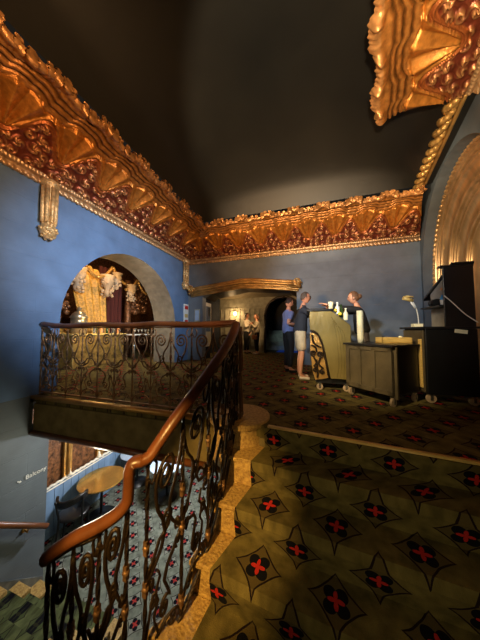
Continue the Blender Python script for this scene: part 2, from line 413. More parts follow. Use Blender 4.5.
# corridor
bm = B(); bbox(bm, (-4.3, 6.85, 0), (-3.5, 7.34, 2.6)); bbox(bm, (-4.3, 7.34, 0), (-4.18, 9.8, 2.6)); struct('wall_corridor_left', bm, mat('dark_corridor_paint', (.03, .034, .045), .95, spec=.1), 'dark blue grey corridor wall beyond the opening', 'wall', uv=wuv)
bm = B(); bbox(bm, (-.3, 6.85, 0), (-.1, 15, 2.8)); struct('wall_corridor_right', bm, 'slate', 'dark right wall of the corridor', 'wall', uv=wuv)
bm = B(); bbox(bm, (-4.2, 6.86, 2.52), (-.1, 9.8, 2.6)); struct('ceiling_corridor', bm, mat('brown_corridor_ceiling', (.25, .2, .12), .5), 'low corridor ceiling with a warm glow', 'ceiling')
bm = B()
ap = arch_poly(-1.13, 1.9, .8, 16)
poly = [(-4.2, 0), (-1.95, 0)] + [(x, 1.7+(z-1.9)*1.0) for x, z in ap[::-1]] + [(-.32, 0), (-.1, 0), (-.1, 2.62), (-4.2, 2.62)]
prism(bm, poly, lambda x, z: (x, 9.8, z), lambda x, z: (x, 10.0, z))
for i in range(9):
    x = -4.12+i*.235
    if x < -2.15: bbox(bm, (x, 9.77, .35), (x+.03, 9.8, 2.0))
bbox(bm, (-4.2, 9.765, 2.0), (-2.05, 9.8, 2.07)); bbox(bm, (-4.2, 9.765, .3), (-2.05, 9.8, .37))
struct('wall_corridor_back', bm, 'panel', 'cream panelled wall at the end of the corridor', 'wall')
bm = B(); tube(bm, [(x, 9.77, 1.7+(z-1.9)*1.0) for x, z in ap], .06, 8); tube(bm, [(-1.95, 9.77, 0), (-1.95, 9.77, 1.7)], .05, 8)
ball(bm, (-1.13, 9.74, 2.5), .09)
struct('trim_6', bm, 'darkwood', 'dark arch moulding with a keystone at the corridor stairs', 'trim')
bm = B(); bbox(bm, (-3.0, 14.5, 0), (-.1, 14.7, 3.5)); bbox(bm, (-2.6, 10, 0), (-2.4, 14.7, 3.5)); bbox(bm, (-2.6, 10, 3.4), (-.1, 14.7, 3.5)); bbox(bm, (-2.6, 9.99, 2.62), (-.1, 10.05, 3.5))
struct('wall_stair_hall', bm, 'black', 'black walls of the stair hall beyond the corridor arch', 'wall')
bm = B()
for k in range(5): bbox(bm, (-2.3, 11.2+k*.34, .0), (-.3, 14.0, .2*(k+1)-.0))
struct('floor_far_stairs', bm, 'palestep', 'pale steps rising in the dark hall beyond the corridor arch', 'stairs')
bm = B(); bbox(bm, (-1.5, 10.1, .001), (-.35, 11.1, .012))
tag(obj('carpet_glow_patch', bm, 'blueglow'), 'carpet patch with blue glow in its colour before the far steps', 'carpet')  # pool of blue light painted as a saturated patch on the carpet

# right wall with gilded arch
bm = B(); yc, zc, rr_ = 4.7, 2.25, 1.75
ap = arch_poly(yc, zc, rr_)
poly = [(-2, -2.2), (2.95, -2.2)] + [(2.95, 0)] + ap[::-1] + [(yc+rr_, 0), (6.62, 0), (6.62, 4.6), (-2, 4.6)]
prism(bm, poly, lambda y, z: (wallX(y), y, z), lambda y, z: (wallX(y)+.26, y, z))
struct('wall_right', bm, 'slate', 'dark grey right wall with a deep round arch recess', 'wall', uv=wuv)
bm = B()
prof_ = [(.06, .25)]
for dr, dx, q in ((0, .26, .05), (-.10, .28, .04), (-.19, .33, .055), (-.46, .40, .045), (-.54, .45, .03), (-.62, .48, .04), (-.92, .54, .045), (-1.0, .58, .03)):
    prof_ += [(dr+q*math.cos(a), dx-q*.8*math.sin(a)) for a in np.linspace(0, PI, 7)]
prof_.append((-1.25, .62)); rings_ = []
for dr, dx in prof_:
    aa = [(yc+rr_+dr, .0), (yc+rr_+dr, 1.2)] + arch_poly(yc, zc, rr_+dr, 48) + [(yc-rr_-dr, 1.2), (yc-rr_-dr, 0)]
    rings_.append([bm.verts.new((wallX(y)+dx, y, z)) for y, z in aa])
for A_, B_ in zip(rings_, rings_[1:]):
    for i in range(len(A_)-1): bm.faces.new((A_[i], A_[i+1], B_[i+1], B_[i])).smooth = True
aa = [(yc+rr_, .0)] + arch_poly(yc, zc, rr_, 48) + [(yc-rr_, 0)]; P_ = [Vector((wallX(y)+.225, y, z)) for y, z in aa]; dense = []
for a, b in zip(P_, P_[1:]):
    n = max(1, int((b-a).length/.02)); dense += [a.lerp(b, i/n) for i in range(n)]
tube(bm, dense, [.035*(1+.3*math.sin(i*1.3)) for i in range(len(dense))], 6)
prism(bm, [(yc-1.8, 0)] + [(yc+1.8, 0)] + arch_poly(yc, zc, 1.8, 24), lambda y, z: (wallX(y)+.66, y, z), lambda y, z: (wallX(y)+.72, y, z))
sweep(bm, [(wallX(y)+.5, y, 2.22) for y in (6.4, 5.9, 5.5)], [(-.1, -.03), (.1, -.03), (.12, .03), (-.12, .03)])
struct('window_1', bm, 'copper', 'coppery stepped arch of nested mouldings in the right wall recess', 'arch niche')
# back piece closing the recess between wall and back wall
# ceiling: shallow vault
bm = B(); NXc, NYc = 30, 40; g = []
for j in range(NYc+1):
    y = -2+(5.4+2)*j/NYc
    xr = 2.22-.19*(5.4-y)
    row = []
    for i in range(NXc+1):
        x = -2.8+(xr+2.8)*i/NXc; p = 2*i/NXc-1; q = 2*j/NYc-1
        z = 4.03+1.15*((1-abs(p)**2.6)*(1-abs(q)**2.6))**.55
        row.append(bm.verts.new((x, y, z)))
    g.append(row)
for j in range(NYc):
    for i in range(NXc): bm.faces.new((g[j][i], g[j][i+1], g[j+1][i+1], g[j+1][i])).smooth = True
plan(bm, [(1.0, 3.36), (1.95, 3.36), (1.95, -1.5), (-.28, -1.5)], 4.24, 5.3)
# soffit between rope and right wall
vs = [bm.verts.new(p) for p in ((2.22, 5.4, 4.035), (1.84, 3.4, 4.035), (wallX(3.4)+.02, 3.4, 4.06), (wallX(5.4)+.02, 5.4, 4.06), )]
bm.faces.new(vs)
struct('ceiling', bm, 'ceil', 'black vaulted ceiling with a faint glow', 'ceiling')

# ------------------------------------------------------------------ ornate cornices
def hash2(i, j, k=0):
    x = np.sin(i*127.1+j*311.7+k*74.7)*43758.5453
    return x-np.floor(x)
def cornice_h(S, V, P=.67):
    """relief height and colour over (length S, section V 0 wall .. 1 ceiling edge)"""
    tri = lambda x: 2*np.abs(x-np.floor(x+.5))
    w = .29+.29*(.5+.5*np.cos(2*PI*S/P))**1.1                 # wave: arabesque below, facets above
    h = np.zeros_like(S)
    gold = np.array([.60, .27, .06]); redc = np.array([.20, .045, .022]); amber = np.array([.62, .25, .045]); pale = np.array([.72, .46, .24])
    col = np.ones(S.shape+(3,))*gold
    # arabesque
    z1 = (V > .13) & (V < w)
    hh = np.zeros_like(S)
    cell = .15
    cs, cv = S/cell, V*1.42/cell
    for di in (-1, 0, 1):
        for dj in (-1, 0, 1):
            i = np.floor(cs)+di; j = np.floor(cv)+dj
            px = i+.5+.5*(hash2(i, j)-.5); py = j+.5+.5*(hash2(i, j, 3)-.5)
            d = np.sqrt((cs-px)**2+(cv-py)**2); th = np.arctan2(cv-py, cs-px)
            r0 = .52+.2*(hash2(i, j, 5)-.5)
            rose = np.cos(d*15 + th*np.where(hash2(i, j, 7) > .5, 1, -1)*np.where(hash2(i, j, 9) > .5, 1, 3))
            hh = np.maximum(hh, np.where(d < r0+.12, (.55+.45*rose)*np.clip(1.25-d/r0, 0, 1), 0))
    h = np.where(z1, .075*hh+.004, h)
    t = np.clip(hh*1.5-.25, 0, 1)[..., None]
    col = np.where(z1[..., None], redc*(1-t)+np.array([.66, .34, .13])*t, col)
    # ribbed edge along wave
    e = np.abs(V-w)
    z2 = (e < .035) & (V > .13)
    h = np.where(z2, .03+.025*np.cos(e/.035*PI*1.5), h)
    col = np.where(z2[..., None], np.array([.42, .13, .035]), col)
    # facets / fans
    z3 = (V >= w+.035) & (V < .72)
    u0 = (np.floor(S/P)+.5)*P*1.0
    ang = np.arctan2(V*1.42-.40, S-u0)
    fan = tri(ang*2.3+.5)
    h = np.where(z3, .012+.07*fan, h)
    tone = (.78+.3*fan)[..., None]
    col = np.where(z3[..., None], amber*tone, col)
    # zigzag stepped mouldings
    zz = .06*np.clip(tri(S/P)*3.2-1.1, 0, 1)+.008*tri(S/P*6)
    h = h*(V < .66+zz)
    for k, vv in enumerate((.665, .735, .805, .865)):
        a = np.clip((V-(vv+zz*(1-.18*k)-.01))/.012, 0, 1)
        h = h + a*.026
        h = h - .03*np.exp(-((V-vv-zz*(1-.18*k)+.018)/.009)**2)
    z4 = V > .66+zz
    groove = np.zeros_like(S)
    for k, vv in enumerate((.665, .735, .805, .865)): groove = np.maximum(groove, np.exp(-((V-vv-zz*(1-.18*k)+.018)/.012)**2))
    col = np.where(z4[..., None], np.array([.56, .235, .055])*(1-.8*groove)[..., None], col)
    # crest
    c = np.clip((V-.90)/.1, 0, 1)
    knob = np.maximum(0, np.cos(2*PI*(S/(P/2)+.5)))**3+.35*hash2(np.floor(S/.05), 3.)
    h = h + np.where(V > .9, np.sin(c*PI)*.03+.075*knob*np.sin(c*PI), 0)
    col = np.where((V > .93)[..., None], np.array([.66, .33, .12]), col)
    # foot mouldings
    z5 = V <= .13
    bead = .5+.5*np.cos(2*PI*S/.045)
    f = .07*np.sin(np.clip(V/.06, 0, 1)*PI)*(.75+.25*np.cos(2*PI*S/.09+V*60))+np.where((V > .07), .04*np.sin(np.clip((V-.07)/.055, 0, 1)*PI)*(.4+.6*bead), 0)
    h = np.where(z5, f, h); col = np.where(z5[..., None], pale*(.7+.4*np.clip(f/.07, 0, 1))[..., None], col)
    return h, col
def cornice(name, posfn, s0, s1, nu, nv, label, smap=None, section=None):
    us = np.linspace(0, 1, nu); vs = np.linspace(0, 1, nv)
    U, V = np.meshgrid(us, vs, indexing='ij')
    X, Y, Z, S = posfn(U, V)
    h, col = cornice_h(S, V)
    P_ = np.stack([X, Y, Z], -1)
    du = np.gradient(P_, axis=0); dv = np.gradient(P_, axis=1)
    n = np.cross(du, dv); n /= np.linalg.norm(n, axis=-1, keepdims=True)+1e-9
    # point towards the room (inwards and down)
    ctr = np.array([-.3, 2.5, 1.5]); flip = np.sign(np.sum((ctr-P_)*n, -1, keepdims=True)); n = n*flip
    P2 = P_+n*h[..., None]
    verts = P2.reshape(-1, 3); ids = np.arange(nu*nv).reshape(nu, nv)
    F = np.stack([ids[:-1, :-1], ids[1:, :-1], ids[1:, 1:], ids[:-1, 1:]], -1).reshape(-1, 4)
    me = bpy.data.meshes.new(name); me.from_pydata(verts.tolist(), [], F.tolist())
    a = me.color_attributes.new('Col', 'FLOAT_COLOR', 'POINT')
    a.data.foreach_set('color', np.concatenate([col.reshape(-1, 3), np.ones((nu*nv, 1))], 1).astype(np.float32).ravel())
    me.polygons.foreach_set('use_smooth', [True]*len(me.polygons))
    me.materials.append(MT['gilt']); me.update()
    o = bpy.data.objects.new(name, me); C.objects.link(o)
    return tag(o, label, 'cornice', kind='structure')
def crestz(V, S):
    q = S/.67; w_ = np.clip(2*np.abs(q-np.floor(q+.5))*3.2-1.1, 0, 1); return np.clip(V-.85, 0, 1)/.15*(.05*w_+.012*np.sin(S*37)*np.sin(S*91))
def sect(V):   # offset from wall, height
    off = 1.2*V; z = 3.27+.76*V - .10*np.sin(PI*V)*0 + .06*np.sin(PI*V)
    return off, z
def pl(U, V):
    o_, z = sect(V); y = -1.6+U*(6.6-o_+1.6); return -4+o_, y, z+crestz(V, y), y+.12
def pb(U, V):
    o_, z = sect(V); x0 = -4+o_; x1 = 2.70-.4*V; x = x0+U*(x1-x0); return x, 6.6-o_, z+crestz(V, x), x+.33
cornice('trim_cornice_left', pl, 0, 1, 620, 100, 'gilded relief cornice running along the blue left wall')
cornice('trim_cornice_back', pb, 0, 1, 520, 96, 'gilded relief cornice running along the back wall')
def prt(U, V):
    y = 3.4-U*4.6; off = 1.15*(1-V)-crestz(V, y)*1.2; x = .94-.26*(3.4-y)+off; z = 4.01-.01*(1-V)
    return x, y, z, y*1.0+.3
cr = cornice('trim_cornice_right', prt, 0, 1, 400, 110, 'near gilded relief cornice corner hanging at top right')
# thickness so the corner reads as a solid block
bm = B()
tube(bm, [(.94+.045*i, 3.4+.02*math.sin(i*1.1), 4.03+.004*i) for i in range(30)], [.045+.015*math.sin(i*1.7) for i in range(30)], 8)
struct('trim_7', bm, 'gold', 'gilded end moulding of the near top right cornice', 'trim')
bm = B(); N_ = 120; a = Vector((2.22, 5.42, 4.03)); b = Vector((1.84, 3.4, 4.03))
for ph in (0, PI):
    tube(bm, [a.lerp(b, i/N_)+Vector((.045*math.cos(i*.26+ph), .01*math.sin(i*1.7), .045*math.sin(i*.26+ph))) for i in range(N_+1)], [.036+.014*math.sin(i*.9+ph)**2 for i in range(N_+1)], 8)
tube(bm, [a.lerp(b, i/20)+Vector((.12, 0, 0)) for i in range(21)], .03, 6)
struct('trim_8', bm, 'gold', 'gilded twisted rope moulding at the right ceiling edge', 'trim')

# pendant corbels
def pendant(x, y, zt, zb, label, group=None, big=1.):
    t = thing('pendant_corbel', label, 'corbel', (x, y, zb), 0, group)
    H_ = zt-zb; bm = B()
    for k in range(5):
        a = PI*k/4-PI/2
        tube(bm, [(.085*big*math.cos(a)*.9, .085*big*math.sin(a), H_*.28), (.085*big*math.cos(a), .09*big*math.sin(a), H_*.9)], .030*big, 8)
    lathe(bm, [(.07*big, H_*.25), (.08*big, H_*.9), (.12*big, H_*.94), (.13*big, H_)], seg=14)
    obj('shaft', bm, 'cream_gilt', t)
    bm = B(); ball(bm, (0, 0, H_*.16), .11*big, (1, 1, 1.25), 14)
    for i in range(40):
        a = R.uniform(0, 2*PI); ph = R.uniform(-1.2, 1.2)
        ball(bm, (.105*big*math.cos(a)*math.cos(ph), .105*big*math.sin(a)*math.cos(ph), H_*.16+.135*big*math.sin(ph)), .026*big, seg=6)
    obj('leafy_boss', bm, 'cream_gilt', t)
    return t
MT['cream_gilt'] = mat('pale_gilt_plaster', (.60, .38, .16), .4, .4, scale=20, var=.4, bump=.6, bscale=50)
pendant(-3.9, 2.27, 3.32, 2.40, 'gilded pendant corbel hanging from the near part of the left cornice', 'pendant corbels under the cornice')
pendant(-3.9, 6.25, 3.32, 2.32, 'gilded pendant corbel hanging beside the back corner of the blue wall', 'pendant corbels under the cornice')

# ------------------------------------------------------------------ room through the left arch
bm = B(); bbox(bm, (-9.2, 2.2, -.1), (-4.0, 9.5, -.001)); struct('floor_side', bm, 'carpet', 'carpet floor of the room behind the left arch', 'floor', uv=fuv)
bm = B(); bbox(bm, (-9.2, 2.2, 0), (-9.0, 9.5, 4.5)); bbox(bm, (-9.2, 9.3, 0), (-4.2, 9.5, 4.5)); bbox(bm, (-9.2, 1.5, 0), (-4.78, 2.2, 4.5)); bbox(bm, (-9.2, 1.5, 4.4), (-4.78, 9.5, 4.5))
struct('wall_side', bm, 'darkgilt', 'dark ornate walls of the room behind the left arch', 'wall')
bm = B()   # draped gold tapestry
vs0 = []
nW, nH = 30, 24
for j in range(nH+1):
    t = j/nH; z = .1+2.95*t
    yl = 4.95-.62*t; yrr = 5.66-.1*t-.25*max(0, t-.85)/.15
    if z < 1.2: yl = 4.1
    row = [bm.verts.new((-6.55+.05*math.sin(i*.9+t*2), yl+(yrr-yl)*i/nW, z-.25*abs(i/nW-.45)*t)) for i in range(nW+1)]; vs0.append(row)
for j in range(nH):
    for i in range(nW): bm.faces.new((vs0[j][i], vs0[j][i+1], vs0[j+1][i+1], vs0[j+1][i])).smooth = True
o = obj('tapestry', bm, 'tapestry'); so = o.modifiers.new('s', 'SOLIDIFY'); so.thickness = .04
tag(o, 'gold textured hanging seen through the left arch', 'tapestry')
bm = B()
vs0 = []
for j in range(13):
    row = [bm.verts.new((-6.9+.06*math.sin(i*1.2), 5.6+.9*i/28, .02+3.2*j/12)) for i in range(29)]; vs0.append(row)
for j in range(12):
    for i in range(28): bm.faces.new((vs0[j][i], vs0[j][i+1], vs0[j+1][i+1], vs0[j+1][i])).smooth = True
o = obj('curtain', bm, 'velvet'); so = o.modifiers.new('s', 'SOLIDIFY'); so.thickness = .03
tag(o, 'dark red velvet curtain right of the gold hanging behind the left arch', 'curtain')
def corb(x, y, z, s, label):
    bm = B()
    lathe(bm, [(.02*s, -.42*s), (.08*s, -.38*s), (.1*s, -.28*s), (.07*s, -.2*s), (.14*s, -.08*s), (.19*s, .06*s), (.16*s, .1*s), (.22*s, .22*s)], (x, y, z), 12)
    for i in range(30):
        a = R.uniform(0, 2*PI); t = R.uniform(-.4, .2); ball(bm, (x+.13*s*math.cos(a), y+.15*s*math.sin(a), z+t*s), .045*s, seg=6)
    tag(obj('plaster_corbel', bm, 'cream'), label, 'corbel', 'cream corbels behind the left arch')
corb(-6.3, 4.45, 2.55, 1.1, 'cream plaster corbel left of the gold hanging behind the arch')
corb(-6.3, 5.42, 2.55, 1.1, 'cream plaster corbel at the right top of the gold hanging')
corb(-6.3, 5.75, 2.75, .9, 'small cream plaster corbel high above the red curtain')
corb(-6.25, 6.36, 2.45, .95, 'cream plaster corbel right of the red curtain behind the arch')
bm = B()
for i in range(70):
    ball(bm, (-6.4+R.uniform(-.1, .1), 3.95+R.uniform(-.2, .3), 1.3+R.uniform(0, 1.3)), R.uniform(.05, .12), seg=7)
tube(bm, [(-6.45, 3.95, 0), (-6.45, 3.95, 2.7)], .14, 12)
tag(obj('carved_pier', bm, 'darkgilt'), 'dark carved pier at the left side behind the arch', 'pier')
bm = B()
for i in range(90):
    ball(bm, (-6.5+R.uniform(-.12, .12), 6.92+R.uniform(-.3, .4), 1.9+R.uniform(-.2, 1.0)), R.uniform(.05, .13), seg=7)
tube(bm, [(-6.6, 6.6, 0), (-6.6, 6.55, 2.9)], [.13, .1], 12)
tag(obj('carved_column', bm, 'darkgilt'), 'dark carved column with foliage at the right side behind the arch', 'column')
# gothic ogee valance points
bm = B()
for (y0, y1, zp) in ((4.0, 5.0, 3.0), (5.0, 6.1, 3.0), (6.1, 7.2, 2.8)):
    for side in (0, 1):
        ya, yb = (y0, (y0+y1)/2) if side == 0 else (y1, (y0+y1)/2)
        tube(bm, [(-6.25, ya+(yb-ya)*t, zp-.35+.45*t**2) for t in np.linspace(0, 1, 10)], .05, 8)
tag(obj('pointed_valance', bm, 'gold'), 'row of pointed gilt arches above the hanging behind the left arch', 'valance')
# drinks console with urn, seen through railing
t = thing('console_bar', 'long counter with bottles glowing behind the balcony railing', 'counter', (-6.0, 4.9, 0))
bm = B(); bbox(bm, (-.35, -.9, 0), (.25, .7, .85)); obj('cabinet', bm, 'cork', t, bevel=.02)
bm = B(); bbox(bm, (-.4, -.95, .85), (.3, .75, .9)); obj('worktop', bm, 'yellowwood', t, bevel=.01)
bm = B(); lathe(bm, [(.12, 0), (.16, .02), (.17, .12), (.2, .14), (.2, .2), (.17, .22), (.16, .34), (.19, .36), (.12, .46), (.04, .52), (.05, .58), (0, .62)], (0, 0, 0), 24)
o = obj('lidded_urn', bm, mat('pewter', (.42, .36, .26), .3, .8)); o.location = (-5.95, 4.28, .9); o.scale = (1.15, 1.15, 1.2); tag(o, 'large silver lidded urn standing on the counter behind the arch', 'urn')
for i in range(10):
    bm = B(); lathe(bm, [(.035, 0), (.038, .02), (.038, .17), (.014, .22), (.014, .29), (0, .292)], seg=12)
    o = obj('bottle', bm, ['glass', 'bottle', 'orange'][i % 3]); o.location = (-5.8-.08*(i % 2), 4.62+i*.1, .9)
    tag(o, 'small bottle in the row on the counter behind the arch', 'bottle', 'bottles on the counter behind the arch')
t = thing('bar_table', 'long white topped table right of the counter behind the railing', 'table', (-5.9, 6.6, 0))
bm = B(); bbox(bm, (-.35, -.7, .82), (.3, .8, .86)); obj('tabletop', bm, 'white', t, bevel=.01)
for sx in (-.3, .25):
    for sy_ in (-.65, .75):
        bm = B(); tube(bm, [(sx, sy_, 0), (sx, sy_, .82)], .025, 8); obj('leg', bm, 'steel', t)
for i in range(7):
    bm = B(); lathe(bm, [(.03, 0), (.005, .01), (.005, .08), (.035, .12), (.04, .18), (.036, .18), (.03, .12), (0, .09)], seg=12)
    o = obj('wine_glass', bm, 'glass'); o.location = (-5.75, 6.05+i*.17, .86); tag(o, 'clear stemmed glass in the row on the white topped table', 'glass', 'glasses on the white topped table')

# posters
def poster(name, label, cat, c, s, face, stripes):
    t = thing(name, label, cat, c)
    bm = B(); box(bm, (0, 0, 0), s); obj('frame', bm, face, t, bevel=.004)
    for (dy, dz, hy, hz, m) in stripes:
        bm = B()
        if s[0] < s[1]: box(bm, (s[0]/2+.003, dy, dz), (.004, hy, hz))
        obj('printed_panel', bm, m, t)
    return t
poster('wall_poster', 'narrow red and white poster on the blue wall beside the back corner', 'poster', (-3.98, 6.43, 1.5), (.03, .26, .75), 'white', [(0, .26, .2, .12, 'red'), (0, -.02, .2, .12, 'yellowwood'), (0, -.24, .2, .16, 'red')])
t = thing('notice_board', 'small pale blue notice on the back wall left of the corridor opening', 'notice', (-3.64, 6.585, 1.5))
bm = B(); box(bm, (0, 0, 0), (.2, .02, .42)); obj('frame', bm, 'panel', t, bevel=.004)
bm = B(); box(bm, (0, -.012, 0), (.15, .005, .34)); obj('printed_panel', bm, 'whitetop', t)
poster('tall_frame', 'tall white framed poster on the left corridor wall', 'poster', (-3.485, 7.09, 1.2), (.03, .46, 1.55), 'white', [(0, .2, .36, .9, 'blue'), (0.05, .45, .16, .3, 'black'), (0, -.45, .36, .4, 'paper')])
# sconce
def sconce(loc, label):
    t = thing('wall_sconce', label, 'lamp', loc)
    bm = B(); lathe(bm, [(.05, 0), (.05, .015), (.02, .03), (.02, .06)], seg=14, M=Matrix.Rotation(PI/2, 3, 'X')); obj('backplate', bm, 'gold', t)
    bm = B(); lathe(bm, [(.03, 0), (.07, .06), (.075, .14), (.05, .18), (0, .185)], (0, -.08, -.04), 16); obj('shade', bm, 'glow', t)
sconce((-3.35, 9.765, 1.73), 'glowing sconce on the cream panelled corridor wall')

# ------------------------------------------------------------------ stone curb of the upper flight
LV = [  # z, right edge back/front, left edge back/front
    (-RZ, (-.43, 2.27), (-.50, 2.01), (-.88, 2.27), (-.85, 2.01)),
    (-2*RZ, (-.50, 2.01), (-.565, 1.75), (-.85, 2.01), (-.83, 1.75)),
    (-3*RZ, (-.575, 1.75), (-.655, 1.49), (-.83, 1.75), (-.86, 1.49)),
    (-4*RZ, (-.66, 1.49), (-.70, 1.23), (-.86, 1.49), (-1.02, 1.23)),
    (-5*RZ, (-.71, 1.23), (-.90, .97), (-1.02, 1.23), (-1.3, 1.02)),
    (-6*RZ, (-.92, .97), (-1.2, .75), (-1.3, 1.02), (-1.6, .9))]
t = thing('stair_curb', 'golden stepped stone curb under the stair railing', 'stone curb', (0, 0, 0))
bm = B(); lathe(bm, [(.30, -.45), (.30, -.04), (.345, -.03), (.35, .0), (.345, .02), (0, .021)], (-.79, 2.44, 0), 40, smooth=False); obj('round_pedestal', bm, 'stone', t, bevel=.006)
for z, rb, rf, lb, lf in LV:
    z += .022; bm = B()
    plan(bm, [rb, rf, lf, lb], -1.8 if z < -1 else z-.7, z-.035)
    rf2 = (rf[0]+.015, rf[1]-.025); rb2 = (rb[0]+.015, rb[1]-.002); lf2 = (lf[0], lf[1]-.025)
    plan(bm, [rb2, rf2, lf2, lb], z-.035, z)
    obj('curb_step', bm, 'stone', t, bevel=.008)
# stringer wall under the curb
bm = B(); plan(bm, [(-.7, 2.3), (-.68, 1.8), (-.74, 1.45), (-.85, 1.2), (-1.2, .95), (-1.25, 1.05), (-.95, 1.3), (-.87, 1.5), (-.84, 1.8), (-.9, 2.3)], -3.2, -.75-.94)
plan(bm, [(-.62, 2.27), (-.84, 2.27), (-.82, 1.8), (-.68, 1.8)], -3.2, -.95)
plan(bm, [(-.6, 2.3), (.6, 2.3), (.6, 2.36), (-.6, 2.36)], -3.2, -.15)
struct('wall_stair', bm, 'olive', 'dark wall beneath the upper flight of stairs', 'wall')
# lower stair left curb, zigzag, lit stone
t = thing('lower_stair_curb', 'pale stepped stone curb along the slate wall beside the lower stairs', 'stone curb', (0, 0, 0))
for k in range(6):
    z = ZL-LR*k+.05; y = 1.1+.26*k
    bm = B(); plan(bm, [(-3.995, y-.26), (-3.995, y+.02), (-3.72, y+.02), (-3.72, y-.26)], z-.3, z); obj('curb_step', bm, 'stone', t, bevel=.006)
t = thing('lower_stair_curb', 'pale stepped stone curb on the open right side of the lower stairs', 'stone curb', (0, 0, 0))
for k in range(6):
    z = ZL-LR*k+.05; y = 1.1+.26*k
    bm = B(); plan(bm, [(-2.52, y-.26), (-2.52, y+.02), (-2.30, y+.02), (-2.30, y-.26)], -3.1, z); obj('curb_step', bm, 'stone', t, bevel=.006)
bm = B()
prism(bm, [(-.5, -.25), (2.45, -2.80), (2.45, -3.1), (-.5, -.6)], lambda y, z: (-3.998, y, z), lambda y, z: (-3.975, y, z))
struct('baseboard_left', bm, 'marble', 'dark marble skirting sloping down with the lower stairs', 'baseboard')
t = thing('wall_handrail', 'wooden handrail sloping down on the slate wall', 'handrail', (0, 0, 0))
bm = B(); hp = [(-3.88, -.4+.19*i, .10+.66-.19*.82*i*1.0) for i in range(16)]
hp = [(-3.88, y, -1.6-.83*(y-1.93)) for y in np.linspace(-.5, 2.42, 16)]
sweep(bm, hp, [(.03*math.cos(a)*1.1, .035*math.sin(a)) for a in np.linspace(0, 2*PI, 11)[:-1]]); obj('rail', bm, 'wood', t)
for y in (2.2, .9):
    bm = B(); zz_ = -1.6-.83*(y-1.93); tube(bm, [(-3.995, y, zz_-.09), (-3.93, y, zz_-.1), (-3.88, y, zz_-.03)], .011, 8); lathe(bm, [(.035, 0), (.03, .012), (0, .014)], (-3.998, y, zz_-.09), 12, Matrix.Rotation(PI/2, 3, 'Y')); obj('bracket', bm, 'gold', t)
# sign
def text(name, body, size, M, m, parent=None, ext=.002):
    cu = bpy.data.curves.new(name, 'FONT'); cu.body = body; cu.size = size; cu.extrude = ext
    o = bpy.data.objects.new(name, cu); C.objects.link(o); o.data.materials.append(MT[m])
    dg = bpy.context.evaluated_depsgraph_get(); me = bpy.data.meshes.new_from_object(o.evaluated_get(dg)); bpy.data.objects.remove(o)
    o = bpy.data.objects.new(name, me); C.objects.link(o)
    o.matrix_world = M
    if parent: o.parent = parent
    return o
rotL = Matrix(((0, 0, 1, 0), (1, 0, 0, 0), (0, 1, 0, 0), (0, 0, 0, 1)))    # text x -> +Y, y -> +Z, z -> +X
t = thing('wall_sign', 'small white Balcony lettering with an arrow on the slate wall', 'sign', (-3.995, 2.13, -1.2))
o = text('lettering', 'Balcony', .085, Matrix.Translation((.004, .05, 0)) @ rotL, 'white', t)
bm = B(); prism(bm, [(-.045, .02), (-.04, .03), (-.012, .012), (-.007, .022), (.008, -.004), (-.022, -.006), (-.017, .003)], lambda y, z: (.002, y, z+.005), lambda y, z: (.005, y, z+.005)); obj('arrow', bm, 'white', t)

